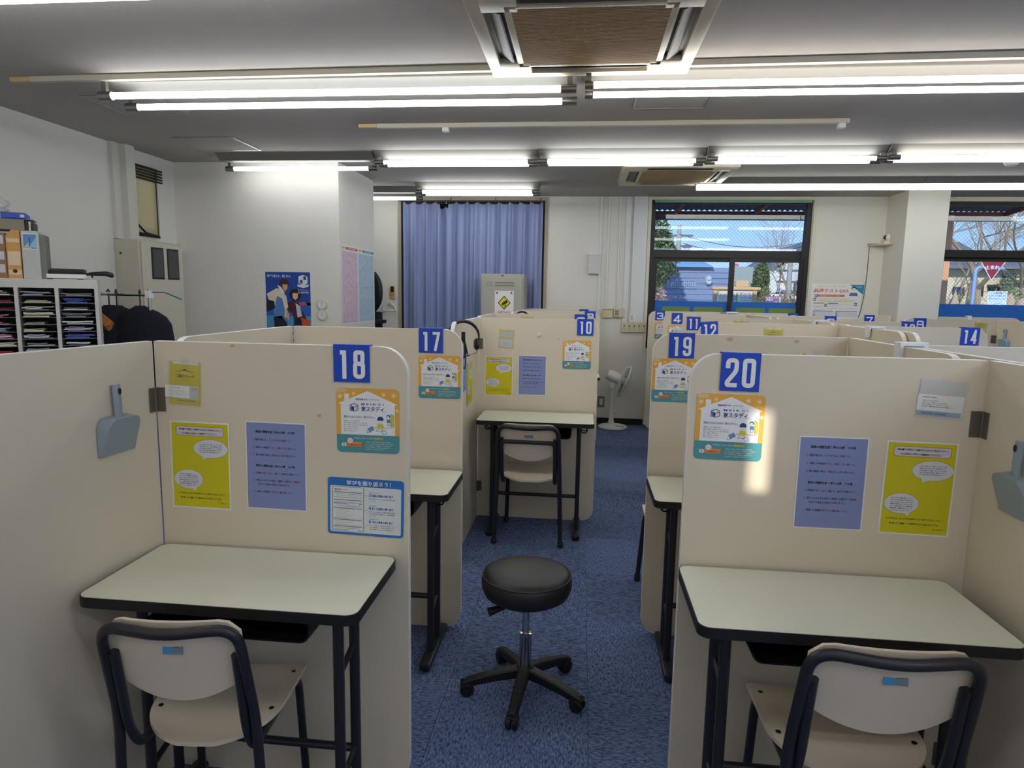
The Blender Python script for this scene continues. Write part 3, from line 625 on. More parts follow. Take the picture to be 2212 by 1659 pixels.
def yellow_poster():
    s = Sheet(0.172, 0.246); Yl = (214, 202, 24)
    s.rect(Yl, 0.025, 0.975, 0.018, 0.982, 1); s.rect((150, 90, 70), 0.105, 0.905, 0.055, 0.162, 2, 0.02); s.rect((216, 208, 216), 0.112, 0.898, 0.059, 0.158, 2.5, 0.018)
    s.text(INK, '「明光義塾で効率よく勉強するにはどうすればいいの？」', 0.15, 0.855, 0.077, 0.100, 4, 0.02); s.text(INK, 'そんな悩みにサボローが真面目にアドバイス！！', 0.205, 0.79, 0.122, 0.145, 4, 0.02)
    Bu = (222, 222, 226); Bd = (110, 110, 90)
    s.ell(Bd, 0.68, 0.302, 0.293, 0.108, 2); s.ell(Bu, 0.68, 0.302, 0.289, 0.105, 2.5, 28); s.poly(Bu, [(0.53, 0.385), (0.64, 0.402), (0.55, 0.428)], 2.6)
    for i, t in enumerate(('みんなは「学校ワーク」や「提出ノート」はもちろん完璧', 'で進められているか？　全ての問題を自分１人だ', 'けの力で進めることが難しいのなら、そんな時は塾', 'に持ってきて先生の力を借りて進めていけばいい', 'んだ。自分１人だけで悩む必要はないぞ！')): s.text((20, 44, 120), t, 0.49, 0.865 - (0.05 if i == 4 else 0), 0.248+i*0.022, 0.262+i*0.022, 4, 0.008)
    s.ell(Bd, 0.29, 0.663, 0.248, 0.113, 2); s.ell(Bu, 0.29, 0.663, 0.244, 0.110, 2.5, 28); s.poly(Bu, [(0.33, 0.762), (0.43, 0.748), (0.40, 0.795)], 2.6)
    for i, t in enumerate(('みんなは90分の授業の時は「タイマー」', 'を使っているか？確認テストの時だけなの', 'かな？それだけじゃもったいないな。', '問題を解く授業の時にも「タイマー」を使う', 'ことで、実際の学校のテストや模試の時に', '時間を意識して問題を解けるようになるん', 'だ。使っているんだったらやってみな？')): s.text((20, 44, 120), t, 0.135, 0.455 - (0.04 if i == 6 else 0), 0.597+i*0.0222, 0.611+i*0.0222, 4, 0.008)
    s.text(INK, 'いつでもボレは、みんなのそばで見守っているし味方でいるから、よろしく。', 0.095, 0.90, 0.815, 0.838, 4, 0.008)
    s.text(INK, '塾で楽しそうに勉強している姿が見られるのを楽しみにしてるぜ。', 0.145, 0.845, 0.866, 0.889, 4, 0.008); s.text(INK, 'by  サボロー', 0.77, 0.925, 0.918, 0.936, 4, 0.012)
    return s
def blue_poster():
    s = Sheet(0.172, 0.246); Bl = (134, 146, 196); Rd = (150, 44, 52); D = (34, 38, 66)
    s.rect(Bl, 0.02, 0.98, 0.014, 0.986, 1)
    s.text(INK, '英語の問題を解く時の心得　３か条', 0.17, 0.815, 0.098, 0.128, 4, 0.022); s.text(INK, '数学の問題を解く時の心得　３か条', 0.17, 0.815, 0.483, 0.513, 4, 0.022)
    for y, ps in ((0.19, (('1.  問題や答えは、ノートに', D, 0.13, 0.49), ('「全文」', Rd, 0.49, 0.60), ('を書くべし。', D, 0.60, 0.76))), (0.277, (('2.  間違った単語は', D, 0.13, 0.40), ('「1行」', Rd, 0.40, 0.49), ('、文章は', D, 0.50, 0.60), ('「2行」', Rd, 0.61, 0.70), ('書くべし。', D, 0.71, 0.84))),
                  (0.362, (('3.  書き練習の時は、', D, 0.13, 0.42), ('「音読」', Rd, 0.43, 0.53), ('をしながら覚えるべし。', D, 0.53, 0.84))), (0.57, (('1.  例題は', D, 0.13, 0.28), ('「隠しながら」', Rd, 0.28, 0.47), ('解いて、解き方に慣れるべし。', D, 0.48, 0.89))),
                  (0.652, (('2.  答えに×をされた時は、間違った部分に', D, 0.13, 0.76), ('「波線」', Rd, 0.77, 0.90))), (0.697, (('を引いて担当の先生に', D, 0.20, 0.52), ('「説明」', Rd, 0.53, 0.63), ('すべし。', D, 0.63, 0.74))), (0.783, (('3.  間違った問題は', D, 0.13, 0.40), ('「消さずに」', Rd, 0.40, 0.55), ('解き直しすべし。', D, 0.56, 0.79)))):
        for t, c, a, d in ps: s.text(c, t, a, d, y, y+0.024, 4, 0.004)
    return s
yp0 = bp0 = None
def put_sheet(num, cx, cy, kind, lb, tilt=0.0):
    global yp0, bp0
    Y = BOOTH[num][0]; loc = PY(cx, cy, Y); loc.y = Y-0.0004
    src = yp0 if kind == 'y' else bp0
    if src is None:
        if kind == 'y': yp0 = yellow_poster().build('advice_poster', lb, 'poster', LAMI, loc, 0, tilt, 'yellow advice posters')
        else: bp0 = blue_poster().build('study_rules_poster', lb, 'poster', LAMI, loc, 0, tilt, 'blue study rules posters')
    else: c = copy_tree(src, None, loc, 0, lb); c.rotation_euler = (0, tilt, 0)
put_sheet(18, 434, 1005.5, 'y', 'yellow advice poster with speech bubbles on the number eighteen partition', 0.012)
put_sheet(18, 597, 1007.5, 'b', 'blue laminated sheet of study rules on the number eighteen partition', 0.012)
put_sheet(20, 1982, 1056, 'y', 'yellow advice poster with speech bubbles on the number twenty partition', 0.012)
put_sheet(20, 1794, 1044, 'b', 'blue laminated sheet of study rules on the number twenty partition', 0.0)
put_sheet(10, 1077.5, 812, 'y', 'yellow advice poster with speech bubbles on the number ten partition')
put_sheet(10, 1149.5, 811, 'b', 'blue laminated sheet of study rules on the number ten partition')
put_sheet(8, 2122, 789, 'y', 'yellow advice poster with speech bubbles on the number eight partition')
# blue-framed reflection notebook poster
s = Sheet(0.212, 0.160); Fb = (38, 118, 196)
s.rect(Fb, 0, 1, 0, 1, 1, 0.05); s.rect((222, 226, 228), 0.035, 0.965, 0.145, 0.955, 2, 0.02)
for k in range(6): s.line((30, 100, 176), [(0.02, 0.02+0.022*k), (0.98, 0.02+0.022*k)], 0.004, 1.5)
s.text((235, 240, 245), '学びを振り返ろう！', 0.25, 0.83, 0.04, 0.125, 4, 0.02)
s.rect((120, 124, 128), 0.062, 0.478, 0.158, 0.935, 2.5); s.rect((228, 230, 230), 0.07, 0.47, 0.165, 0.925, 3); s.text(INK, '振り返りノート', 0.095, 0.265, 0.195, 0.228, 5, 0.025)
for y0, y1 in ((0.255, 0.345), (0.39, 0.43), (0.45, 0.50), (0.535, 0.71), (0.735, 0.835), (0.855, 0.91)):
    s.line((90, 110, 140), [(0.085, y0), (0.455, y0)], 0.012, 4); s.line((150, 154, 160), [(0.085, y1), (0.455, y1)], 0.006, 4)
    for j in range(int((y1-y0)/0.03)): s.line((176, 180, 182), [(0.11, y0+0.025+0.03*j), (0.36-0.05*(j % 3), y0+0.022+0.03*j)], 0.005, 4.2)
for x0, x1, y0, y1 in ((0.28, 0.44, 0.285, 0.345), (0.25, 0.42, 0.44, 0.49), (0.26, 0.41, 0.885, 0.94)):
    s.rect((96, 140, 196), x0, x1, y0, y1, 4.5); s.rect((236, 238, 240), x0+0.004, x1-0.004, y0+0.006, y1-0.006, 5); s.text((40, 90, 170), '授業内容を記入しよう', x0+0.012, x1-0.012, y0+0.016, y1-0.022, 6)
for a, c in (((0.47, 0.28), (0.54, 0.30)), ((0.47, 0.56), (0.54, 0.535)), ((0.47, 0.87), (0.54, 0.79))): s.line((150, 150, 150), [a, c], 0.004, 4)
for i, (h, bl) in enumerate((('前回の授業の振り返り', ('前回の授業で分かったことや思い出して先生に説明', 'しよう。')), ('解いた問題の振り返り', ('分からないことがわかった問題・間違えた問題', 'がその場所を先生と相談しよう。授業の最後に', 'ふり返っていこう。'))
                            , ('今日の授業の振り返り', ('・分かったポイントを先生に説明しよう。', '・ミスの原因について自分で反省しよう。', '・次の授業にすべきことを書き出そう。')))):
    y = (0.275, 0.50, 0.735)[i]; s.text((40, 110, 190), ('＜授業のはじめに＞', '＜授業の途中＞', '＜授業の終わりに＞')[i], 0.54, (0.685, 0.65, 0.67)[i], y-0.05, y-0.027, 5)
    s.rect(Fb, 0.545, 0.572, y-0.012, y+0.034, 4); s.text((240, 240, 240), str(i+1), 0.553, 0.564, y-0.004, y+0.026, 5, 0.02); s.text((30, 92, 176), h, 0.585, 0.86, y-0.012, y+0.034, 5, 0.02)
    for j, t in enumerate(bl): s.text((60, 60, 64), t, 0.545, 0.885 if len(t) > 12 else 0.64, y+0.058+j*0.036, y+0.080+j*0.036, 5)
loc = PY(790, 1096, 1.66); loc.y = 1.6596
s.build('reflection_poster', 'blue-framed white poster about reviewing lessons, low on the number eighteen partition', 'poster', PAPER, loc, 0, 0.018, r=0.010)

# ------------------------------------------------------------------ referral cards in clear pockets, taped to the screens
M_CLEAR = mat('clear_pocket', (225, 228, 230), 0.25, alpha=0.10)
def card(num, cx, cy, lb, w=0.086, h=0.118, tilt=0.0, style=0):
    Y = BOOTH[num][0]; loc = PY(cx, cy, Y); loc.y = Y-0.0008
    s = Sheet(w, h); Yl = (206, 190, 26)
    if style == 0:
        s.rect(Yl, 0.05, 0.98, 0.06, 0.98, 1); s.rect((226, 222, 210), 0.1, 0.95, 0.0, 0.06, 1); s.rect((196, 198, 200), 0.12, 0.94, 0.55, 0.86, 2)
        s.ell((70, 80, 60), 0.5, 0.21, 0.07, 0.045, 3, 14, 0, PI)
        s.line((70, 80, 60), [(0.2, 0.23), (0.43, 0.21)], 0.01, 3); s.line((70, 80, 60), [(0.57, 0.21), (0.8, 0.23)], 0.01, 3)
        for k in range(7): a = PI*k/6; s.line((70, 80, 60), [(0.5+0.1*math.cos(a), 0.2-0.07*math.sin(a)), (0.5+0.15*math.cos(a), 0.2-0.10*math.sin(a))], 0.008, 3)
        s.text((50, 60, 60), 'ご紹介カード', 0.2, 0.82, 0.29, 0.37, 4, 0.01); s.text((60, 66, 60), 'お友だちを', 0.4, 0.66, 0.41, 0.44, 4)
        s.rect((238, 238, 236), -0.14, 0.66, 0.56, 0.84, 5); s.text(INK, '★友人紹介の特典★', 0.0, 0.36, 0.60, 0.625, 6); s.text((60, 60, 60), '紹介してくれた生徒と', 0.0, 0.5, 0.67, 0.69, 6); s.text((170, 50, 40), '入会した生徒にプレゼント！', 0.0, 0.58, 0.71, 0.73, 6); s.text((60, 60, 60), 'お友達と一緒に勉強しよう！！', 0.0, 0.6, 0.755, 0.775, 6)
        s.text(INK, 'ご紹介特典', 0.7, 0.9, 0.60, 0.64, 3); s.text((40, 90, 170), '個別指導の明光義塾', 0.25, 0.85, 0.885, 0.925, 3)
    elif style == 1:
        s.rect((206, 206, 200), 0, 1, 0, 0.42, 1); s.rect((238, 238, 236), -0.02, 0.98, 0.40, 0.84, 3); s.rect((150, 176, 190), 0.0, 0.98, 0.84, 0.98, 2); s.poly((226, 206, 180), [(0.42, 0.38), (0.62, 0.12), (0.54, 0.32), (0.66, 0.36)], 3)
        s.text(INK, '★友人紹介の特典★', 0.08, 0.40, 0.455, 0.49, 5); s.text((60, 60, 60), '①紹介してくれた生徒', 0.08, 0.42, 0.55, 0.58, 5); s.text((60, 60, 60), '②紹介により入塾してくれた生徒', 0.08, 0.62, 0.60, 0.63, 5); s.text((150, 50, 44), '両方に図書カード1000円分プレゼント！！', 0.08, 0.76, 0.65, 0.68, 5); s.text((60, 60, 60), 'お友達と一緒に競い合いながら勉強しよう！！', 0.08, 0.84, 0.70, 0.735, 5); s.text((40, 90, 160), '個別指導の明光義塾', 0.1, 0.66, 0.88, 0.94, 4)
    else:
        s.rect((206, 196, 90), 0, 1, 0, 1, 1); s.rect((190, 194, 196), 0.06, 0.95, 0.12, 0.40, 2); s.rect((204, 206, 208), 0.06, 0.95, 0.52, 0.95, 2); s.text((60, 60, 60), '特典のご案内', 0.35, 0.72, 0.72, 0.76, 3); s.text((60, 60, 60), '紹介してくれた生徒と入会した生徒に', 0.3, 0.9, 0.80, 0.83, 3)
    ro = s.build('referral_card', lb, 'card', pm((206, 190, 26)) if style != 1 else PAPER, loc, 0, tilt, 'referral cards')
    b = B(); b.faces.new([b.verts.new(v) for v in ((-w*0.55, -0.0026, -h*0.54), (w*0.55, -0.0026, -h*0.54), (w*0.55, -0.0026, h*0.52), (-w*0.55, -0.0026, h*0.52))]); obj('clear_pocket', b, M_CLEAR, ro)
    b = B(); bmesh.ops.create_grid(b, x_segments=1, y_segments=1, size=0.012, matrix=Matrix.Translation((0, -0.0029, h*0.5)) @ Matrix.Rotation(PI/2, 4, 'X')); obj('tape', b, M_CLEAR, ro)
card(18, 400, 828, 'yellow referral card with a small white note on the number eighteen partition', 0.088, 0.118, 0.05)
card(20, 2033, 862, 'clear pocket with a white referral note on the number twenty partition', 0.108, 0.094, 0.06, 1)
card(10, 1094, 732, 'small pale referral card in a pocket on the number ten partition', 0.088, 0.112, 0.05, 2)
card(12, 1669, 731, 'yellow referral card on the number twelve partition', 0.108, 0.118, 0.04)
card(19, 1759, 797, 'yellow referral card on the number nineteen partition', 0.092, 0.118, 0.0)
card(11, 1600, 710, 'yellow referral card on the number eleven partition', 0.1, 0.118, 0.02)
card(9, 1138, 700, 'yellow referral card on the number nine partition', 0.09, 0.118, 0.0)
card(8, 2118, 708, 'yellow referral card on the number eight partition', 0.095, 0.09, 0.03)
for n, cx, cy, w in ((19, 1577, 733, 0.024), (18, 502, 747, 0.013), (18, 690, 898, 0.012), (19, 1721, 738, 0.02), (10, 1206, 732, 0.012)):
    Y = BOOTH[n][0]; p = PY(cx, cy, Y); b = B(); o_ = [(w*(0.5+0.12*math.sin(k*2.3))*math.cos(k*PI/4+0.4), w*(0.42+0.12*math.cos(k*1.7))*math.sin(k*PI/4+0.4)) for k in range(8)]
    prism(b, o_, lambda x, z: (x, -0.0005, z), lambda x, z: (x, -0.0001, z)); tag(obj('tape_scrap', b, M_TAPE, None, None, (p.x, Y, p.z)), 'scrap of old brown tape stuck on the number %s partition' % NW[n], 'tape', 'old tape scraps')
Y = 3.98; p = PY(1165, 722, Y); b = B(); rbox(b, -0.010, 0.010, -0.012, 0, -0.010, 0.010, 0.003); tag(obj('magnet_hook', b, M_WPL, None, None, (p.x, Y, p.z)), 'small square white hook on the number ten partition', 'hook')

# ------------------------------------------------------------------ clips over the double side panels
def clip(lb, X, Yc, w=0.075, rz=0.0):
    t = thing('panel_clip', lb, 'clip', (X, Yc, HP), rz, 'white clips over the screens')
    b = B(); rbox(b, -w/2, w/2, -0.02, 0.02, 0.002, 0.014, 0.002); rbox(b, -w/2, -w/2+0.014, -0.02, 0.02, -0.045, 0.006, 0.002); rbox(b, w/2-0.014, w/2, -0.02, 0.02, -0.02, 0.006, 0.002); obj('bracket', b, M_WPL, t)
clip('white plastic clip joining the screens beside booth nineteen', 1.0335, 2.18, 0.085)
clip('white plastic clip joining the screens of booths twelve and fourteen', 1.5015, 3.55, 0.086)
clip('white plastic clip joining the screens of booths eleven and thirteen', 1.5585, 4.5, 0.10)
clip('white plastic clip joining the screens of booths three and five', 1.452, 6.62, 0.10)
clip('white plastic clip on top of the screen below the stop sign', 3.78, 6.91, 0.05, PI/2)

# ------------------------------------------------------------------ dustpans on the side panels
def dustpan(lb, loc, rz, m):
    t = thing('dustpan', lb, 'dustpan', loc, rz, 'small dustpans on side panels')
    b = B(); w, h = 0.060, 0.098; n = 7
    o_ = rrect(-w, w, 0, h, (0.004, 0.004, 0.028, 0.028), 5)
    prism(b, o_, lambda x, z: (x, -0.002, z), lambda x, z: (x, -0.005, z)); obj('pan_base', b, m, t, 30)
    b = B(); A = [(x*1.0, z) for x, z in o_]; f = lambda x, z, k: (x*k, -0.005-0.030*min(1, z/h*1.2+0.15), z*0.985)
    prism(b, [(x*0.97, z) for x, z in o_], lambda x, z: (x, -0.005, z), lambda x, z: (x*0.90, -0.006-0.030*min(1.0, max(0.0, z)/h*1.05), z*0.96)); obj('pan_hood', b, m, t, 30)
    b = B(); tube(b, fillet([(0, -0.014, h-0.01), (0, -0.016, h+0.02), (0, -0.013, h+0.078)], 0.02), [0.010]*5+[0.0105]*3, 10); b.transform(Matrix.Diagonal((1.15, 0.8, 1, 1))); hd = obj('handle', b, m, t, 50)
    b = B(); lathe(b, [(0.0045, 0), (0.0045, 0.002)], 10, Matrix.Translation((0, -0.0205, h+0.062)) @ Matrix.Rotation(PI/2, 4, 'X') @ Matrix.Diagonal((0.9, 1.8, 1, 1))); obj('hang_hole', b, M_BLACK, hd)
p = PX(243, 905, -1.172); dustpan('grey plastic dustpan on the side panel of the number eighteen partition', (-1.1565-(1.66-p.y)*0.07, p.y, p.z-0.088), PI/2-0.07, M_GREYPL)
dustpan('grey plastic dustpan on the side panel of the number twenty partition', (0.9985, PX(2206, 1030, 0.998).y, PX(2206, 1030, 0.998).z-0.095), -PI/2, M_GREYPL)
p = PX(2166, 730, 3.449); dustpan('pale blue dustpan on the side panel of the number eight partition', (3.449, 5.75, 1.015), -PI/2, mat('dustpan_blue', (150, 176, 204), 0.4))

# ------------------------------------------------------------------ headsets
def headset(lb, loc, rz, sc=1.0):
    t = thing('headset', lb, 'headset', loc, rz); t.scale = (sc, sc, sc)
    b = B(); pts = [(0.082*math.cos(a), 0.0, 0.082*math.sin(a)-0.08) for a in [PI*0.93-k*PI*0.98/16 for k in range(17)]]
    tube(b, pts, [0.003+0.006*math.sin(PI*k/16) for k in range(17)], 8); b.transform(Matrix.Diagonal((1, 1.7, 1, 1))); obj('headband', b, M_BLACK, t, 60)
    for s in (-1, 1):
        b = B(); lathe(b, [(0.012, 0), (0.03, 0.004), (0.031, 0.016), (0.022, 0.024)], 14, Matrix.Translation((s*0.082, 0, -0.115)) @ Matrix.Rotation(-s*PI/2, 4, 'Y')); obj('ear_cup', b, M_BLACK, t, 40)
    b = B(); tube(b, [(0.08, -0.01, -0.13), (0.06, -0.045, -0.155), (0.02, -0.065, -0.165)], 0.003, 6); tube(b, [(0.02, -0.065, -0.165), (0.0, -0.07, -0.166)], 0.006, 8); obj('microphone_boom', b, M_STEEL, t, 40)
    b = B()
    for k in range(5):
        pts = [(-0.005+0.05*math.sin(PI*u/14)*(0.5+0.25*k)*math.cos(k*1.1+u*0.05), -0.03-0.004*k, -0.06-0.155*math.sin(PI*u/14)*(0.7+0.11*k)) for u in range(15)]; tube(b, pts, 0.0028, 5)
    tube(b, [(-0.005, -0.035, -0.05), (-0.005, -0.035, -0.10)], 0.010, 8); tube(b, [(-0.03, -0.035, -0.09), (-0.02, -0.04, -0.2), (-0.04, -0.04, -0.3)], 0.003, 5); tube(b, [(-0.04, -0.04, -0.3), (-0.041, -0.04, -0.33)], 0.005, 6)
    obj('cable', b, M_BLACK, t, 60)
headset('black wired headset hung on the screen of booth ten', (-0.600, 3.29, 1.262), 0.35)
headset('black headset hung on the screen of booth two', (-0.50, 5.46, 1.262), 0.3, 0.8)
# sheets hanging inside the number 10 side panel
t = thing('clear_folder', 'blue clear folder hanging inside the side panel of booth ten', 'folder', (-0.6275, 3.42, 1.0), PI/2)
b = B(); box(b, -0.09, 0.09, -0.006, -0.003, -0.12, 0.13); obj('folder_sheet', b, mat('clear_blue', (110, 160, 236), 0.25, alpha=0.75), t)
yc = copy_tree(yp0, None, (-0.6272, 3.66, 0.90), PI/2, 'yellow advice poster on the inner side panel of booth ten'); yc.rotation_euler = (0, 0, PI/2)

# ------------------------------------------------------------------ desks
DZ = 0.69
def make_desk(w=0.67, d=0.335, lb='', loc=(0,0,0), rz=0):
    t = thing('study_desk', lb, 'desk', loc, rz, 'study desks')
    o = rrect(-w/2, w/2, -d/2, d/2, (0.028,)*4, 6); oi = rrect(-w/2+0.0025, w/2-0.0025, -d/2+0.0025, d/2-0.0025, (0.026,)*4, 6)
    b = B(); prism(b, oi, lambda x, y: (x, y, DZ-0.002), lambda x, y: (x, y, DZ)); obj('desktop', b, M_DTOP, t)
    b = B(); prism(b, o, lambda x, y: (x, y, DZ-0.026), lambda x, y: (x, y, DZ-0.0012)); obj('edge_band', b, M_BLACK, t)
    b = B(); x0, x1, h = -w*0.31, w*0.31, 0.075; pr = rrect(x0, x1, -h, 0, (0.025, 0.025, 0, 0), 4)
    ins = rrect(x0+0.004, x1-0.004, -h+0.004, 0, (0.021, 0.021, 0, 0), 4); zt = DZ-0.027
    V = [[b.verts.new((x, y, zt+z)) for x, z in q] for q, y in ((pr, -d*0.36), (ins, -d*0.36), (ins, d*0.30), (pr, d*0.30))]
    n = len(pr)
    for A, C in ((V[0], V[1]), (V[1], V[2]), (V[3], V[0])):
        for k in range(n-1): b.faces.new((A[k], A[k+1], C[k+1], C[k]))
    b.faces.new(V[2]); b.faces.new(V[3]); obj('tray', b, M_BLACK, t)
    lx = w/2-0.085
    for s in (-1, 1):
        b = B()
        for y in (-0.055, 0.055): tube(b, [(s*lx, y, 0.03), (s*lx, y, DZ-0.026)], 0.0135, 10)
        for z in (0.18, 0.47): tube(b, [(s*lx, -0.055, z), (s*lx, 0.055, z+0.03)], 0.008, 8)
        obj('leg', b, M_TUBE, t, 40)
        b = B(); rbox(b, s*lx-0.022, s*lx+0.022, -d/2+0.005, d/2-0.006, 0.008, 0.036, 0.008); f = obj('foot', b, M_TUBE, t, 40)
        for y in (-d/2+0.03, d/2-0.03): b = B(); lathe(b, [(0.014, 0), (0.016, 0.003), (0.012, 0.010)], 10, Matrix.Translation((s*lx, y, 0))); obj('glide', b, M_BLACK, f)
        for y in (-0.03, 0.03):
            b = B(); tube(b, fillet([(s*(lx+0.005), y, DZ-0.027), (s*(lx+0.012), y-0.01, DZ-0.075), (s*(lx+0.045), y-0.012, DZ-0.078), (s*(lx+0.048), y-0.012, DZ-0.045)], 0.02), 0.0035, 6); obj('bag_hook', b, M_BLACK, t, 60)
    b = B(); tube(b, [(-lx, 0.055, 0.20), (lx, 0.055, 0.20)], 0.011, 10); obj('crossbar', b, M_TUBE, t, 40)
    return t
d0 = make_desk(0.675, 0.335, 'pale study desk with black edge in front of the number eighteen partition', (-0.815, 1.487, 0))
def desk(num, X, Y): return copy_tree(d0, None, (X, Y, 0), 0, 'pale study desk with black edge in front of the number %s partition' % NW[num])
desk(20, 0.612, 1.545); desk(17, -0.795, 2.378); desk(19, 0.612, 2.432); desk(10, -0.25, 3.79); desk(9, -0.26, 4.80)
desk(2, -0.165, 5.94); desk(12, 1.06, 3.79); desk(11, 1.12, 4.79); desk(4, 1.07, 5.92)

# ------------------------------------------------------------------ chairs
def make_chair(lb, loc, rz, loop=False):
    t = thing('school_chair', lb, 'chair', loc, rz, 'school chairs')
    SZ = 0.385
    def sag(x, y): return -0.010*max(0, (y+0.02)/0.17*-1)**2 + 0.004*(abs(x)/0.18)**2 - 0.006*(1-(abs(x)/0.18)**2)*(1 if y < 0.1 else 0.4)
    b = B(); nx, ny = 14, 18; top = {}; bot = {}
    for j in range(ny+1):
        v = 1-(1-j/ny)**1.6; y = 0.165 - 0.33*v
        half = 0.178 if v < 0.5 else 0.178*max(0.0, 1-((v-0.5)/0.515)**2.4)**0.5
        for i in range(nx+1):
            x = half*(2*i/nx-1); z = SZ + sag(x, y); top[i, j] = b.verts.new((x, y, z)); bot[i, j] = b.verts.new((x, y, z-0.011))
    for j in range(ny):
        for i in range(nx):
            b.faces.new((top[i,j], top[i+1,j], top[i+1,j+1], top[i,j+1])); b.faces.new((bot[i,j], bot[i,j+1], bot[i+1,j+1], bot[i+1,j]))
    ed = [(i, 0) for i in range(nx)] + [(nx, j) for j in range(ny)] + [(i, ny) for i in range(nx, 0, -1)] + [(0, j) for j in range(ny, 0, -1)]
    for a, c in zip(ed, ed[1:]+ed[:1]): b.faces.new((top[a], bot[a], bot[c], top[c]))
    st = obj('seat', b, M_CHAIRBOARD, t, 50)
    for sx in (-1, 1):
        for y in (0.125, -0.045): b = B(); lathe(b, [(0.0065, 0), (0.0065, 0.002), (0.003, 0.003)], 10, Matrix.Translation((sx*0.152, y, SZ+0.0005))); obj('screw', b, M_BLACK, st)
    # backrest: bent board, lower edge bowed
    b = B(); nx, nz = 14, 8; F = {}; K = {}
    lean = lambda z: -0.185 - 0.055*(z-0.45)/0.25
    for i in range(nx+1):
        x = 0.158*(2*i/nx-1); u = abs(x)/0.158; zb = 0.505 + 0.052*u*u - (0.0 if not loop else 0.012); zt_ = 0.708 - 0.030*max(0, (u-0.75)/0.25)**2
        for k in range(nz+1):
            z = zb + (zt_-zb)*k/nz; y = lean(z) - 0.024*(1-u*u) + 0.012
            F[i, k] = b.verts.new((x, y+0.005, z)); K[i, k] = b.verts.new((x, y-0.005, z))
    for i in range(nx):
        for k in range(nz): b.faces.new((F[i,k], F[i+1,k], F[i+1,k+1], F[i,k+1])); b.faces.new((K[i,k], K[i,k+1], K[i+1,k+1], K[i+1,k]))
    ed = [(i, 0) for i in range(nx)] + [(nx, k) for k in range(nz)] + [(i, nz) for i in range(nx, 0, -1)] + [(0, k) for k in range(nz, 0, -1)]
    for a, c in zip(ed, ed[1:]+ed[:1]): b.faces.new((F[a], K[a], K[c], F[c]))
    bk = obj('backrest', b, M_CHAIRBOARD, t, 50)
    s = Sheet(0.048, 0.021); s.rect((70, 150, 200), 0, 0.45, 0, 1, 1); s.rect((122, 138, 150), 0.45, 1, 0, 1, 1); s.text((60, 66, 74), '管理番号', 0.5, 0.85, 0.12, 0.35, 2)
    k_ = s.build('sticker', None, None, pm((122, 138, 150)), (0.005, lean(0.64)-0.0185, 0.642), 0, 0, parent=bk); k_.rotation_euler = (-0.2, 0, 0)
    for ch in k_.children: ch.parent = bk; ch.location = k_.location; ch.rotation_euler = k_.rotation_euler; ch.name = 'sticker_print'
    R = 0.0125
    # outer tube: inverted U that becomes the rear legs
    pts = [(-0.188, -0.185, 0.02), (-0.172, lean(0.45)-0.004, 0.45), (-0.163, lean(0.70)-0.014, 0.697), (0, lean(0.70)-0.038, 0.688), (0.163, lean(0.70)-0.014, 0.697), (0.172, lean(0.45)-0.004, 0.45), (0.188, -0.185, 0.02)]
    b = B(); tube(b, fillet(pts, 0.055, 7), R, 12); obj('back_frame', b, M_TUBE, t, 60)
    for sx in (-1, 1):
        b = B(); lathe(b, [(0.013, 0), (0.0155, 0.002), (0.0155, 0.03), (0.013, 0.033)], 12, Matrix.Translation((sx*0.1885, -0.185, 0))); obj('leg_tip', b, M_BLACK, t, 40)
        b = B(); lathe(b, [(0.013, 0), (0.0155, 0.002), (0.0155, 0.03), (0.013, 0.033)], 12, Matrix.Translation((sx*0.165, 0.175, 0))); obj('leg_tip', b, M_BLACK, t, 40)
        top_ = (sx*0.148, lean(0.625)-0.006, 0.625)
        low = [(sx*0.148, lean(0.46)-0.002, 0.42), (sx*0.146, -0.15, 0.352), (sx*0.155, 0.150, 0.366), (sx*0.165, 0.175, 0.02)]
        b = B(); tube(b, fillet([top_]+low, 0.05, 6), R*0.95, 12); obj('side_frame', b, M_TUBE, t, 60)
        b = B(); tube(b, [(sx*0.150, lean(0.5)-0.004, 0.5), (sx*0.170, lean(0.5)-0.004, 0.5)], 0.006, 8); obj('bolt', b, M_TUBE, t)
    if loop:
        b = B(); pts = [(-0.148, lean(0.58)-0.006, 0.56), (-0.146, lean(0.625)-0.018, 0.607), (0.146, lean(0.625)-0.018, 0.607), (0.148, lean(0.58)-0.006, 0.56)]
        tube(b, fillet(pts, 0.03, 6), R*0.9, 12); obj('back_bar', b, M_TUBE, t, 60)
    return t
make_chair('cream school chair with dark tube frame at the desk of booth eighteen', (-0.868, 1.442, 0), 0.09)
make_chair('cream school chair with dark tube frame at the desk of booth twenty', (0.642, 1.520, 0), 0.0)
for c in [o for o in COL.objects if o.name.startswith('school_chair')]: c.scale = (0.90, 0.92, 1.0) if c.location.x < 0 else (1.0, 0.92, 1.01)
c10 = make_chair('cream school chair with a second back bar at the desk of booth ten', (-0.268, 3.715, 0), -0.02, True)
c12 = make_chair('dark tube chair turned sideways behind the number nineteen partition', (0.488, 2.985, 0), PI/2)

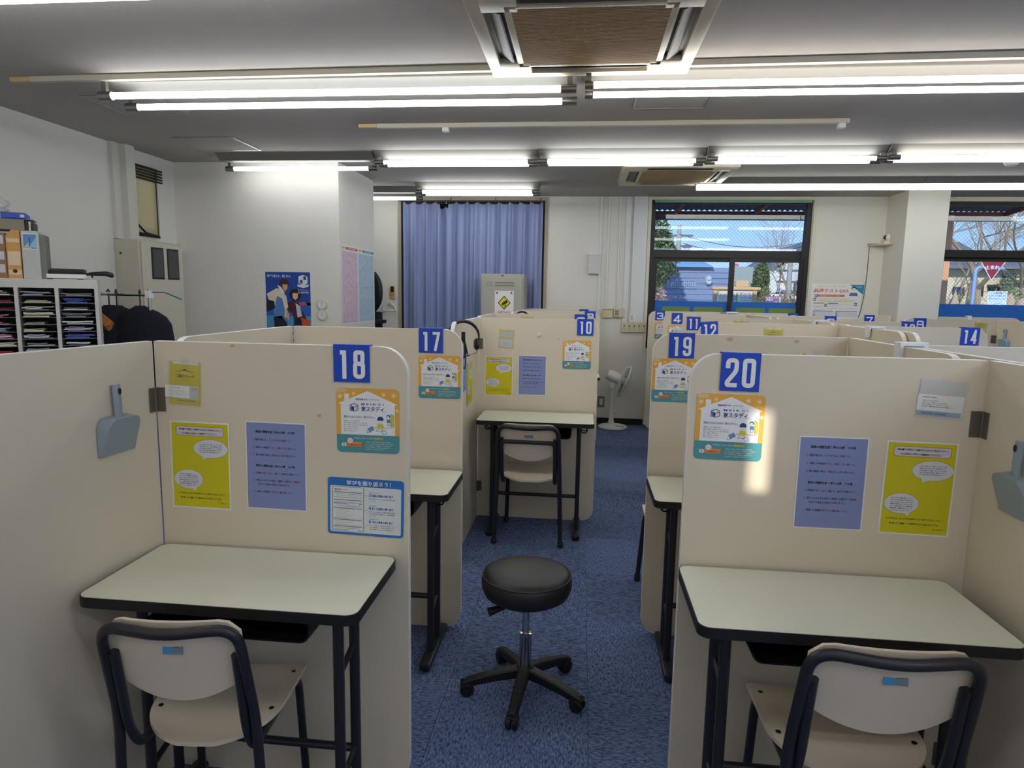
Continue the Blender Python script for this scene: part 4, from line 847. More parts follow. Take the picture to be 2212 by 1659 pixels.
# ------------------------------------------------------------------ stool
t = thing('rolling_stool', 'black round vinyl stool on a five-star castor base in the aisle', 'stool', (-0.163, 2.155, 0))
b = B(); lathe(b, [(0.02, 0.355), (0.120, 0.360), (0.148, 0.378), (0.157, 0.404), (0.157, 0.426), (0.150, 0.445), (0.128, 0.456), (0.07, 0.461), (0.005, 0.462)], 40); obj('seat', b, M_LEATH, t, 60)
b = B(); tube(b, [(0.153*math.cos(k*PI/20), 0.153*math.sin(k*PI/20), 0.443) for k in range(40)], 0.0022, 6, closed=True); obj('seam', b, M_LEATH, t, 60)
b = B(); rbox(b, -0.07, 0.07, -0.05, 0.05, 0.333, 0.360, 0.008); tube(b, [(-0.06, -0.03, 0.335), (-0.10, -0.05, 0.328), (-0.125, -0.06, 0.322)], [0.008, 0.012, 0.016], 10); obj('seat_mount', b, M_BLACK, t, 40)
b = B(); lathe(b, [(0.0125, 0.20), (0.0125, 0.345)], 16); obj('gas_rod', b, M_CHROME, t, 40)
b = B(); lathe(b, [(0.021, 0.09), (0.021, 0.215), (0.0225, 0.217), (0.0225, 0.226), (0.014, 0.228)], 20); obj('gas_column', b, M_CHROME, t, 40)
b = B(); lathe(b, [(0.026, 0.058), (0.034, 0.064), (0.034, 0.096), (0.026, 0.104)], 20); obj('hub', b, M_BLACK, t, 40)
a0 = math.atan2(1.955-2.155, -0.185+0.163)
for k in range(5):
    a = a0 + k*2*PI/5
    b = B(); n = 6; rings = []
    for i in range(n+1):
        u = i/n; r = 0.022 + 0.198*u; w = 0.021-0.006*u; zt_ = 0.100-0.026*u-0.018*u*u; hb = 0.034-0.010*u
        rings.append([b.verts.new(p) for p in ((r, -w, zt_-hb), (r, w, zt_-hb), (r, w, zt_-0.005), (r, w*0.7, zt_), (r, -w*0.7, zt_), (r, -w, zt_-0.005))])
    for A, C in zip(rings, rings[1:]):
        for j in range(6): b.faces.new((A[j], A[(j+1) % 6], C[(j+1) % 6], C[j]))
    b.faces.new(rings[0]); b.faces.new(rings[-1]); o = obj('base_arm', b, M_BLACK, t, 35); o.rotation_euler = (0, 0, a)
    b = B(); tube(b, [(0.212, 0, 0.03), (0.212, 0, 0.06)], 0.006, 8)
    for s in (-1, 1): lathe(b, [(0.012, 0), (0.0235, 0.001), (0.0245, 0.005), (0.0245, 0.012), (0.021, 0.016)], 16, Matrix.Translation((0.205, s*0.004, 0.0245)) @ Matrix.Rotation(-s*PI/2, 4, 'X'))
    prism(b, [(0.18+0.0, 0.028), (0.185, 0.048), (0.205, 0.056), (0.228, 0.048)], lambda x, z: (x, -0.018, z), lambda x, z: (x, 0.018, z)); c = obj('castor', b, M_BLACK, t, 40); c.rotation_euler = (0, 0, a)

# ------------------------------------------------------------------ file shelves on the left
M_SHELF = mat('shelf_grey', (206, 204, 196), 0.5); M_TRAY = mat('shelf_tray', (96, 98, 96), 0.45)
SY, SZ1, SD, SA = 0.0, 1.445, 0.25, 0.61
_R = PY(212, 640, 3.55); Wd = 0.585; _dx = Vector((math.cos(SA), math.sin(SA), 0)); _dn = Vector((math.sin(SA), -math.cos(SA), 0))
ORG = Vector((_R.x, _R.y, 0)) - _dx*Wd                 # front left corner; local x runs along the front, local y into the unit
def sl(xp, yo=0.0, yp=640):                             # pixel -> local x on the plane yo behind the shelf front
    d = ray(xp, yp); o_ = ORG - _dn*yo; k = (o_-EYE).dot(_dn)/d.dot(_dn); return (EYE+d*k-ORG).dot(_dx)
def SL(x, y, z): return ORG + _dx*x - _dn*y + Vector((0, 0, z))
SX0 = 0.0
t = thing('pigeonhole_shelf', 'grey pigeonhole shelf unit full of paper by the left wall', 'shelf', SL(0, 0, 0), SA)
top_h = 0.05
b = B(); box(b, 0, Wd, 0, SD, SZ1-top_h, SZ1); obj('top', b, M_SHELF, t)
b = B(); box(b, 0, Wd, SD-0.01, SD, 0, SZ1-top_h); obj('back', b, M_TRAY, t)
b = B(); box(b, 0.0, Wd, 0, SD-0.01, 0, 0.06); obj('plinth', b, M_SHELF, t)
divs = [Wd-0.018, sl(125.5, 0, 680)-0.009, sl(38, 0, 680)-0.009]; divs.append(2*divs[-1]-divs[-2]); divs = [max(0.0, v) for v in divs][::-1]
for v in divs: b = B(); box(b, v, v+0.018, 0, SD-0.01, 0.06, SZ1-top_h); obj('divider', b, M_SHELF, t)
pitch = 0.0405
ORD = 'first second third fourth fifth sixth seventh eighth ninth tenth eleventh twelfth thirteenth'.split()
PAPERS = ['cream', 'white', 'pale green', 'lilac', 'blue', 'pink', 'red', 'grey']
PC = {'cream': (232, 228, 196), 'white': (226, 228, 230), 'pale green': (188, 200, 184), 'lilac': (186, 186, 216), 'blue': (74, 96, 184), 'pink': (204, 130, 158), 'red': (168, 50, 70), 'grey': (140, 142, 146)}
COLS = [['cream', 'red', 'red', 'pink', 'pink', 'lilac', 'pink', 'cream', 'red', 'pink', 'white'], ['lilac', 'cream', 'pale green', 'cream', 'pale green', 'cream', 'lilac', 'white', 'white', 'blue', 'lilac', 'white'], ['grey', 'blue', 'white', 'grey', 'white', 'lilac', 'blue', 'blue', 'grey', 'white', 'lilac', 'blue']]
for ci in range(3):
    x0, x1 = divs[ci]+0.018, divs[ci+1]
    for k in range(13):
        z = SZ1-top_h-0.005-(k+1)*pitch
        b = B(); box(b, x0+0.0005, x1-0.0005, 0.004, SD-0.012, z, z+0.004); obj('tray', b, M_TRAY, t)
        if k >= len(COLS[ci]): continue
        cn = COLS[ci][k]; rnd = random.Random(ci*50+k)
        b = B(); zz = 0.0; n = 2+rnd.randrange(3)
        for q in range(n):
            th = 0.002+rnd.random()*0.005; a = x0+0.006+rnd.random()*0.03; c = x1-0.006-rnd.random()*0.06
            if zz+th > 0.026: break
            wv = rnd.random()*3; nseg = 6
            up = [(a+(c-a)*i/nseg, zz+0.0015*math.sin(wv+i)*(1 if q else 0)+(0.0015 if q else 0)) for i in range(nseg+1)]
            o_ = up + [(x, h+th) for x, h in reversed(up)]
            yo = 0.008+rnd.random()*0.02; mi = 0 if q % 2 == 0 else 1
            prism(b, o_, lambda x, h: (x, yo, h), lambda x, h: (x, SD-0.03, h), mi, mi); zz += th+0.002
        other = pm(PC[rnd.choice(['white', 'grey', cn, cn])])
        ps = obj('paper_stack', b, [pm(PC[cn]), other], None, None, SL(0, 0, z+0.0042)); ps.rotation_euler = (0, 0, SA)
        sh = ('wall-side', 'middle', 'coat-side')[ci]
        tag(ps, '%s papers in the %s slot from the top of the %s shelf column' % (cn, ORD[k], sh), 'paper', 'paper stacks in the pigeonhole shelf')
def onshelf(xp, yoff=0.0): return sl(xp, yoff)
# things on top of the shelf
x0, x1 = onshelf(22, .03), onshelf(53, .03)
t = thing('magazine_file', 'orange-tan cardboard magazine file with white labels on the shelf', 'file box', SL(x0, SY+0.03, SZ1), SA)
w = x1-x0; h = 0.285*0.93; b = B(); M_TAN = mat('cardboard_tan', (214, 160, 88), 0.7)
prism(b, [(0, 0), (w, 0), (w, h), (w*0.45, h), (0, h*0.87)], lambda x, z: (x, 0, z), lambda x, z: (x, 0.20, z)); obj('body', b, M_TAN, t)
for z0, z1 in ((h*0.74, h*0.82), (h*0.27, h*0.56), (0.02, h*0.18)): b = B(); box(b, w*0.08, w*0.94, -0.0008, -0.0001, z0, z1); obj('paper_label', b, pm((228, 206, 170)), t)
b = B(); lathe(b, [(0.011, 0), (0.011, 0.001)], 14, Matrix.Translation((w*0.5, -0.0004, 0.04)) @ Matrix.Rotation(PI/2, 4, 'X')); obj('finger_hole', b, M_BLACK, t)
x0, x1 = onshelf(55, .02), onshelf(93, .02)
t = thing('file_box', 'grey file box with a blue picture label on the shelf', 'file box', SL(x0, SY+0.02, SZ1), SA); w = x1-x0; h = 0.262
b = B(); rbox(b, 0, w, 0, 0.20, 0, h, 0.003); obj('body', b, mat('grey_board', (192, 194, 188), 0.6), t)
b = B(); box(b, w, w+0.028, 0.02, 0.20, 0, h*0.93); obj('side_pocket', b, mat('grey_weave', (128, 126, 118), 0.8, noise=0.25, nscale=60), t)
s = Sheet(w*0.80, 0.085); s.rect((90, 140, 186), 0.03, 0.97, 0.04, 0.96, 1); s.poly((150, 190, 220), [(0.05, 0.9), (0.4, 0.5), (0.6, 0.65), (0.95, 0.2), (0.95, 0.9)], 2); s.poly((196, 200, 170), [(0.05, 0.95), (0.3, 0.65), (0.6, 0.95)], 3); s.rect((50, 90, 150), 0.42, 0.52, 0.25, 0.8, 3.5); s.text((60, 60, 60), '資料ファイル', 0.25, 0.7, 0.84, 0.93, 4)
s.build('picture_label', None, None, PAPER, (w*0.5, -0.0005, h-0.058), parent=t)
x0, x1 = sl(-25, .02), onshelf(20, .02)
t = thing('storage_box', 'brown cardboard storage box with white labels at the shelf end', 'box', SL(x0, SY+0.02, SZ1), SA); w = x1-x0
b = B(); box(b, 0, w, 0, 0.20, 0, 0.245); obj('body', b, mat('cardboard_brown', (150, 118, 92), 0.75), t)
for z0 in (0.03, 0.10, 0.185): b = B(); box(b, w*0.25, w*0.93, -0.0008, -0.0001, z0, z0+0.045); obj('paper_label', b, pm((206, 200, 204)), t)
t = thing('grey_binder_box', 'grey box file resting on the shelf boxes under a blue binder', 'file box', SL(onshelf(-10, .03), SY+0.06, SZ1+0.2655), SA); w = onshelf(63, .03)-onshelf(-10, .03)
b = B(); rbox(b, 0, w, 0, 0.17, 0, 0.062, 0.003); obj('body', b, mat('olive_grey', (142, 134, 116), 0.6), t)
for k in range(3): b = B(); box(b, w+0.004+0.014*k, w+0.014+0.014*k, 0.01, 0.16, -0.001, 0.055-0.004*k); obj('divider_card', b, pm((40, 36, 34) if k != 1 else (200, 190, 170)), t)
t = thing('blue_binder', 'blue ring binder lying flat on the topmost box', 'binder', SL(onshelf(14, .03), SY+0.05, SZ1+0.328), SA); w = onshelf(68, .03)-onshelf(14, .03)
b = B(); rbox(b, 0, w, 0, 0.17, 0, 0.032, 0.004); obj('cover', b, mat('binder_blue', (46, 80, 180), 0.4), t); b = B(); box(b, w*0.78, w*0.95, -0.0008, 0, 0.006, 0.022); obj('spine_label', b, pm((196, 204, 214)), t)
b = B(); box(b, -0.02, w+0.03, 0.01, 0.17, -0.0045, -0.0005); obj('folder_sheet', b, mat('binder_pale', (96, 110, 180), 0.4), t)
b = B(); bmesh.ops.create_icosphere(b, subdivisions=4, radius=0.065)
rn = random.Random(3)
from mathutils import noise as mnoise
for v in b.verts: v.co *= 1+0.30*mnoise.noise(v.co*28); v.co.z *= 0.65
o = obj('plastic_bag', b, mat('clear_bag', (214, 218, 220), 0.2, alpha=0.55), None, 60, SL(onshelf(2, .03), 0.10, SZ1+0.398)); tag(o, 'crumpled clear plastic bag on top of the binder boxes', 'plastic bag')
# paper cutter and black tray
x0, x1 = onshelf(104, .05), onshelf(190, .05); w = x1-x0
t = thing('paper_cutter', 'white paper cutter with a black lever handle on the shelf', 'paper cutter', SL(x0, SY+0.03, SZ1), SA)
b = B(); rbox(b, 0, w, 0, 0.20, 0.006, 0.030, 0.003); obj('base', b, M_WPL, t)
for xx in (0.08*w, 0.85*w): b = B(); box(b, xx-0.012, xx+0.012, 0.005, 0.03, 0, 0.006); obj('foot', b, M_BLACK, t)
b = B(); tube(b, [(w-0.01, 0.03, 0.030), (w+0.02, 0.02, 0.034), (w+0.05, 0.01, 0.036), (w+0.10, 0.0, 0.038), (w+0.125, -0.005, 0.030), (w+0.135, -0.005, 0.020)], [0.006, 0.010, 0.013, 0.015, 0.015, 0.008], 10); tube(b, [(w+0.025, 0.018, 0.034), (w+0.03, 0.018, 0.012)], [0.008, 0.003], 8); obj('lever_handle', b, M_BLACK, t, 50)
b = B(); rbox(b, -0.0, w*0.86, 0.0, 0.2, 0.0, 0.004, 0.001); rbox(b, -0.0, w*0.90, 0.0, 0.2, 0.0045, 0.010, 0.001); rbox(b, 0.0, w*0.84, 0.01, 0.2, 0.0105, 0.030, 0.002)
o = obj('black_tray', b, M_BLACK, None, None, SL(x0+0.02, SY+0.035, SZ1+0.0305)); o.rotation_euler = (0, 0, SA); tag(o, 'black folders stacked on the paper cutter', 'folder')

# ------------------------------------------------------------------ coat rack
RY, RZ_ = 4.12, 1.362
xa, xb = PY(200, 634, RY).x, PY(322, 634, RY).x
t = thing('coat_rack', 'chrome coat rack rail by the meter cabinet', 'coat rack', (xa, RY, 0))
b = B(); tube(b, [(-0.1, 0, RZ_), (xb-xa, 0, RZ_)], 0.0125, 10); obj('rail', b, M_CHROME, t, 40)
b = B(); tube(b, [(xb-xa, 0, 0.03), (xb-xa, 0, RZ_+0.035)], 0.011, 10); obj('upright', b, M_CHROME, t, 40)
b = B(); rbox(b, xb-xa-0.02, xb-xa+0.02, -0.02, 0.02, RZ_-0.025, RZ_+0.025, 0.005); obj('joint', b, M_WPL, t)
b = B(); tube(b, [(xb-xa, -0.25, 0.02), (xb-xa, 0.25, 0.02)], 0.012, 8); obj('foot_bar', b, M_CHROME, t, 40)
p, q, r_ = PY(324, 631, RY), PY(357, 632, RY), PY(392, 647, RY)
t = thing('wire_hanger', 'thin blue and green hanger on the end of the coat rail', 'hanger', (xb, RY, RZ_))
b = B(); tube(b, [p-Vector((xb, RY, RZ_)), q-Vector((xb, RY, RZ_))], 0.004, 6); obj('hanger_arm', b, mat('hanger_blue', (70, 76, 150), 0.4), t)
b = B(); tube(b, [q-Vector((xb, RY, RZ_)), r_-Vector((xb, RY, RZ_))], 0.005, 6); obj('hanger_tip', b, mat('hanger_green', (60, 130, 112), 0.4), t)
def jacket(lb, cx, cy, rz, sc, m, w=0.21):
    t = thing('jacket', lb, 'jacket', (cx, cy, RZ_), rz, 'jackets on the coat rail')
    b = B(); n = 20; prof = [(-0.075, 0.035, 0.030), (-0.09, 0.06, 0.045), (-0.115, 0.13, 0.055), (-0.15, 0.19, 0.062), (-0.20, 0.225, 0.07), (-0.30, 0.24, 0.085), (-0.45, 0.245, 0.09), (-0.60, 0.25, 0.09), (-0.66, 0.25, 0.09)]
    rings = []
    for z, hw, hd in prof:
        rings.append([b.verts.new((hw*w/0.24*math.copysign(abs(math.cos(2*PI*k/n))**0.8, math.cos(2*PI*k/n)), hd*math.sin(2*PI*k/n)*(1+0.12*math.sin(k*3.1+z*20)), z)) for k in range(n)])
    for A, C in zip(rings, rings[1:]):
        for k in range(n): b.faces.new((A[k], A[(k+1) % n], C[(k+1) % n], C[k]))
    b.faces.new(rings[0]); b.faces.new(rings[-1]); obj('coat_body', b, m, t, 60)
    b = B(); tube(b, [(0, 0, -0.08), (0, 0, -0.02)] + [(0, 0.018*math.sin(a)-0.0, 0.002-0.0+0.018*(1-math.cos(a))-0.022+0.014) for a in (0.6, 1.4, 2.2, 3.0)] + [(0, -0.015, 0.012), (0, -0.018, 0.0)], 0.0045, 6); obj('hanger_hook', b, M_BLACK, t)
M_NAVY = mat('navy_cloth', (16, 18, 30), 0.9, noise=0.2, nscale=30); M_DNAVY = mat('dark_navy_cloth', (20, 20, 34), 0.9)
jacket('black navy jacket hanging nearest the rack upright', PY(302, 640, RY).x, RY, 0.35, 1, M_NAVY, 0.20)
jacket('dark navy jacket hanging in the middle of the coat rail', PY(258, 640, RY).x, RY-0.03, 0.9, 1, M_DNAVY, 0.20)
jacket('black coat hanging below the wooden hangers', PY(228, 640, RY).x, RY+0.03, 1.2, 1, mat('black_cloth', (12, 12, 14), 0.9), 0.2)
M_WOODH = mat('hanger_wood', (196, 122, 52), 0.45)
for k in range(4):
    t = thing('wooden_hanger', ('orange wooden coat hanger beside the shelf unit', 'orange wooden coat hanger with a broad shoulder', 'black plastic coat hanger among the wooden ones', 'orange wooden coat hanger hung lowest on the rail')[k], 'hanger', (PY(216+5*k, 634, RY).x, RY-0.10-0.025*k, RZ_), -0.15-0.10*k, 'hangers on the coat rail')
    b = B(); z0 = -0.09-0.02*k
    for s in (-1, 1): tube(b, [(0, 0, z0), (s*0.09, -0.01, z0-0.035), (s*0.20, -0.03, z0-0.105)], [0.009, 0.012, 0.016 if k != 1 else 0.026], 8)
    obj('shoulder', b, M_WOODH if k != 2 else M_BLACK, t, 50)
    b = B(); tube(b, [(0, 0, z0), (0, 0, -0.012), (0, 0.014, 0.006), (0, 0.006, 0.018), (0, -0.012, 0.014), (0, -0.016, 0.0)], 0.004, 6); obj('hanger_hook', b, M_BLACK, t, 50)

# ------------------------------------------------------------------ meter cabinet
M_CAB = mat('cabinet_grey', (196, 190, 174), 0.5)
cx0, cx1, cy0, cy1, cz1 = XL, -3.265, 4.60, 5.13, 1.765
t = thing('meter_cabinet', 'tall beige meter cabinet with two dark meter windows', 'cabinet', (cx0, cy0, 0))
b = B(); rbox(b, 0.001, cx1-cx0-0.012, 0, cy1-cy0, 0.0, cz1, 0.006); obj('body', b, M_CAB, t)
b = B(); rbox(b, cx1-cx0-0.012, cx1-cx0, 0.02, cy1-cy0-0.015, 0.05, cz1-0.02, 0.003); dr = obj('door', b, mat('door_beige', (206, 200, 182), 0.45), t)
for ya, yb in ((0.135, 0.255), (0.325, 0.445)):
    b = B(); rbox(b, cx1-cx0-0.001, cx1-cx0+0.006, ya-0.012, yb+0.012, 1.475, 1.715, 0.002); f = obj('meter_frame', b, M_BLACK, dr)
    b = B(); box(b, cx1-cx0+0.004, cx1-cx0+0.0068, ya, yb, 1.488, 1.702); obj('meter_window', b, mat('meter_glass', (70, 72, 74), 0.12), f)
b = B(); lathe(b, [(0.008, 0), (0.008, 0.004)], 10, Matrix.Translation((0.05, -0.0005, 1.66)) @ Matrix.Rotation(PI/2, 4, 'X')); obj('key_hole', b, M_BLACK, t)

# ------------------------------------------------------------------ the poster wall
Yw = 5.37
p0, p1 = PY(573, 587, Yw), PY(673, 722, Yw); s = Sheet(p1.x-p0.x, (p0.z-p1.z)*1.18); SK, NV, WH = (42, 96, 190), (22, 26, 48), (232, 232, 226)
s.rect((28, 70, 160), 0, 1, 0, 0.45, 1); s.rect(SK, 0, 1, 0.42, 0.72, 1); s.rect((70, 150, 190), 0, 1, 0.60, 0.9, 1.2); s.rect((26, 74, 150), 0, 1, 0.88, 1.0, 1.3)
s.text((216, 226, 238), '希望を覚える、竜になる。', 0.04, 0.58, 0.035, 0.075, 6, 0.02)
# white school crest
s.poly(WH, [(0.74, 0.06), (0.84, 0.035), (0.94, 0.06), (0.94, 0.15), (0.84, 0.19), (0.74, 0.15)], 3); s.rect((34, 80, 150), 0.85, 0.91, 0.055, 0.105, 4); s.rect((34, 80, 150), 0.77, 0.83, 0.105, 0.155, 4); s.poly(WH, [(0.71, 0.165), (0.84, 0.185), (0.97, 0.165), (0.96, 0.195), (0.84, 0.215), (0.72, 0.195)], 5)
s.text((220, 228, 238), '学校法人', 0.72, 0.95, 0.235, 0.250, 6); s.text((220, 228, 238), '竜の森中学校', 0.72, 0.96, 0.262, 0.290, 6, 0.02)
# two running pupils, drawn in plain shapes
s.poly((226, 214, 190), [(0.02, 0.30), (0.25, 0.22), (0.34, 0.24), (0.46, 0.33), (0.50, 0.50), (0.44, 0.62), (0.17, 0.62), (0.18, 0.42), (0.06, 0.38)], 3); s.poly((86, 130, 196), [(0.25, 0.33), (0.36, 0.36), (0.42, 0.52), (0.40, 0.64), (0.16, 0.62), (0.2, 0.45)], 4)
s.poly(NV, [(0.02, 0.38), (0.18, 0.40), (0.2, 0.50), (0.0, 0.55)], 3.5); s.ell((58, 34, 32), 0.42, 0.155, 0.105, 0.065, 4); s.poly((222, 160, 130), [(0.38, 0.165), (0.50, 0.17), (0.485, 0.235), (0.43, 0.26), (0.38, 0.215)], 5); s.poly((236, 228, 214), [(0.26, 0.18), (0.34, 0.2), (0.43, 0.28), (0.36, 0.29)], 5)
s.poly(NV, [(0.16, 0.62), (0.34, 0.60), (0.46, 0.70), (0.46, 0.82), (0.18, 0.82)], 4)
s.ell((36, 26, 30), 0.66, 0.31, 0.135, 0.082, 4); s.poly((238, 186, 160), [(0.60, 0.285), (0.72, 0.29), (0.71, 0.355), (0.66, 0.38), (0.60, 0.35)], 5)
s.poly((84, 26, 40), [(0.54, 0.40), (0.66, 0.385), (0.70, 0.44), (0.84, 0.56), (0.92, 0.66), (0.62, 0.66), (0.58, 0.56), (0.46, 0.52)], 4); s.poly((196, 202, 214), [(0.66, 0.42), (0.76, 0.46), (0.80, 0.60), (0.70, 0.62)], 5); s.poly((206, 84, 84), [(0.72, 0.42), (0.86, 0.40), (0.93, 0.44), (0.78, 0.46)], 5.5)
s.poly(NV, [(0.62, 0.63), (0.78, 0.62), (0.82, 0.82), (0.60, 0.82)], 4.5); s.poly((206, 84, 50), [(0.77, 0.62), (0.98, 0.66), (0.96, 0.74), (0.84, 0.80)], 5); s.poly((222, 160, 130), [(0.45, 0.50), (0.52, 0.58), (0.50, 0.66), (0.44, 0.62)], 5.2)
s.text((240, 238, 230), 'オープンスクール・入試日程 決定！', 0.05, 0.96, 0.775, 0.825, 7, 0.03)
for j in range(2):
    for i in range(3):
        x0 = 0.04+i*0.315; y0 = 0.835+j*0.09; s.rect((30, 70, 160), x0, x0+0.29, y0, y0+0.025, 6); s.rect((198, 204, 220), x0, x0+0.29, y0+0.03, y0+0.08, 6); s.text((40, 60, 120), (('6/1', '6/22', '7/20'), ('8/24', '9/14', '10/5'))[j][i], x0+0.08, x0+0.2, y0+0.04, y0+0.068, 7, 0.02)
s.build('school_poster', 'blue school poster with two running pupils on the white wall', 'poster', PAPER, (( p0.x+p1.x)/2, Yw-0.0004, p0.z-s.h/2))
t = thing('thermo_hygrometer', 'cream double-dial thermometer and hygrometer beside the school poster', 'thermometer', (PY(697, 670, Yw).x, Yw, PY(697, 669, Yw).z))
for s_ in (1, -1):
    b = B(); lathe(b, [(0.048, 0), (0.050, 0.008), (0.046, 0.016), (0.038, 0.018)], 24, Matrix.Translation((0, 0, s_*0.045)) @ Matrix.Rotation(PI/2, 4, 'X')); dl = obj('dial_case', b, M_BEIGE, t, 40)
    b = B(); lathe(b, [(0.037, 0), (0.037, 0.001)], 24, Matrix.Translation((0, -0.018, s_*0.045)) @ Matrix.Rotation(PI/2, 4, 'X')); fc = obj('dial_face', b, pm((226, 228, 230)), dl)
    b = B()
    for k in range(16):
        a = k*2*PI/16; r0, r1 = 0.027, 0.032; c, sn = math.cos(a), math.sin(a)
        b.faces.new([b.verts.new((x, -0.0195, s_*0.045+z)) for x, z in ((r0*c-0.0008*sn, r0*sn+0.0008*c), (r1*c-0.0008*sn, r1*sn+0.0008*c), (r1*c+0.0008*sn, r1*sn-0.0008*c), (r0*c+0.0008*sn, r0*sn-0.0008*c))])
    box(b, -0.001, 0.001, -0.0206, -0.0196, s_*0.045-0.008, s_*0.045+0.024); obj('dial_marks', b, M_BLACK, dl)
# charts on the side of the wall block
for nm, xa, xb, head, tint, lb in (('p', 5.41, 5.81, (206, 96, 96), (226, 204, 216), 'pink handwritten study chart on the side of the poster wall'), ('b', 5.83, 6.27, (70, 160, 166), (190, 214, 230), 'pale blue handwritten study chart on the side of the poster wall')):
    s = Sheet(xb-xa, 0.68); s.rect(tint, 0.02, 0.98, 0.075, 0.98, 1); s.rect(head, 0.25, 0.98, 0.022, 0.055, 2); s.rect((216, 206, 90), 0.02, 0.2, 0.022, 0.05, 2); rn = random.Random(5 if nm == 'p' else 6)
    for i in range(6):
        s.line((150, 140, 150), [(0.03+0.155*i, 0.08), (0.03+0.155*i, 0.97)], 0.0025, 2)
        y = 0.1
        while y < 0.93:
            L = 0.03+rn.random()*0.09
            pts = [(0.10+0.155*i+0.02*(-1)**k*rn.random(), y+L*k/7) for k in range(8)]; s.line((54, 58, 84), pts, 0.004, 3); y += L+0.015+rn.random()*0.1
    for k in range(3): s.line((176, 160, 170), [(0.03, 0.08+0.44*k), (0.97, 0.08+0.44*k)], 0.003, 2)
    s.text((240, 240, 240), '学習計画表', 0.4, 0.85, 0.029, 0.048, 4, 0.02)
    s.build('wall_chart', lb, 'chart', PAPER, (-2.0296, (xa+xb)/2, 1.46), PI/2)

# ------------------------------------------------------------------ the far wall
b = B(); n = 220; x0, x1 = -1.985, -0.452; top_z = 2.385; rows = [(0.0, 0.4), (0.03, 0.75), (0.08, 0.9), (0.2, 1.0), (0.5, 1.0), (0.8, 1.05), (1.0, 1.1)]
rnd = random.Random(11); ph = [rnd.random()*6 for _ in range(6)]
V = []
for fr, amp in rows:
    R2 = []
    for i in range(n+1):
        u = i/n; a = u*2*PI
        y = 0.034*math.sin(11*a+1.3*math.sin(2*a+ph[0])+0.5*fr*math.sin(3*a+ph[3])) + 0.012*math.sin(23*a+ph[1]+fr*2.2) + 0.012*math.sin(5*a+ph[2]+fr*2.0)
        dz = -0.022*abs(math.sin(6.5*a)) if fr < 0.01 else 0
        if fr < 0.01 and 0.27 < u < 0.33: dz -= 0.05
        R2.append(b.verts.new((x0+(x1-x0)*u + 0.004*math.sin(26*a)*amp, YB-0.082 + y*amp, top_z + dz - fr*(top_z-0.10))))
    V.append(R2)
for A, C in zip(V, V[1:]):
    for i in range(n): b.faces.new((A[i], A[i+1], C[i+1], C[i]))
r = thing('curtain', 'blue pleated curtain drawn across the far opening', 'curtain', (0, 0, 0))
obj('cloth', b, mat('curtain_blue', (138, 150, 190), 0.65, noise=0.04, nscale=4), r, 180)
b = B(); tube(b, [(-2.03, YB-0.072, 2.398), (-0.44, YB-0.072, 2.398)], 0.006, 8)
for k in range(4): tube(b, [(-1.95+0.49*k, YB-0.072, 2.398), (-1.95+0.49*k, YB-0.02, 2.44)], 0.005, 6)
obj('curtain_rod', b, M_STEEL, r, 40)
b = B()
for k in range(14): xx = x0+0.02+k*(x1-x0-0.04)/13; tube(b, [(xx, YB-0.072, 2.392), (xx, YB-0.07, 2.37)], 0.003, 5)
obj('curtain_hook', b, M_WPL, r)
M_LOCK = mat('locker_grey', (176, 174, 160), 0.5)
lx0, lx1 = -1.046, -0.60; LZ = 1.612
t = thing('steel_locker', 'grey steel locker with a camera warning sheet before the curtain', 'locker', (lx0, 6.72, 0))
w = lx1-lx0; b = B(); rbox(b, 0, w, 0, 0.38, 0.0, LZ, 0.004); obj('body', b, M_LOCK, t)
b = B(); rbox(b, 0.018, w-0.018, -0.014, 0.0, 0.08, LZ-0.035, 0.003); dr = obj('door', b, M_LOCK, t)
b = B(); bars(b, 0.065, 0.118, -0.018, -0.013, LZ-0.125, LZ-0.08, 0.006); obj('name_holder', b, mat('locker_trim', (150, 148, 136), 0.4), dr)
for dz in (0.092, 0.120): b = B(); rbox(b, 0.145, w-0.10, -0.018, -0.013, LZ-dz, LZ-dz+0.007, 0.002); obj('vent_louvre', b, mat('locker_shadow', (110, 108, 98), 0.5), dr)
b = B(); rbox(b, w*0.47, w*0.53, -0.003, 0.001, LZ-0.022, LZ-0.012, 0.001); obj('badge', b, M_BLACK, t)
b = B(); rbox(b, w-0.022, w-0.014, -0.02, -0.012, LZ-0.17, LZ-0.09, 0.002); obj('door_hinge', b, M_LOCK, t)
Yk = 6.7052; p0, p1 = PY(1069, 628, Yk), PY(1109, 690, Yk); s = Sheet(p1.x-p0.x, p0.z-p1.z)
s.poly(INK, [(0.5, 0.17), (0.84, 0.42), (0.5, 0.67), (0.16, 0.42)], 1); s.poly((226, 206, 30), [(0.5, 0.21), (0.785, 0.42), (0.5, 0.63), (0.215, 0.42)], 2)
s.poly(INK, [(0.40, 0.42), (0.58, 0.33), (0.66, 0.40), (0.48, 0.50)], 3); s.ell(INK, 0.42, 0.47, 0.05, 0.035, 3.2, 12); s.poly(INK, [(0.56, 0.36), (0.64, 0.32), (0.68, 0.42), (0.60, 0.44)], 3.4); s.line(INK, [(0.55, 0.47), (0.60, 0.53), (0.48, 0.56)], 0.025, 3.6)
s.text((196, 52, 44), '防犯カメラ', 0.17, 0.83, 0.70, 0.80, 4, 0.02); s.text((196, 52, 44), '作動中', 0.34, 0.66, 0.825, 0.89, 4, 0.02); s.text((110, 60, 56), '不審者を見かけたら通報します', 0.16, 0.84, 0.92, 0.945, 4)
cs = s.build('camera_warning_sheet', 'white security camera warning sheet with yellow diamond on the locker', 'sign', PAPER, ((p0.x+p1.x)/2, Yk, (p0.z+p1.z)/2))
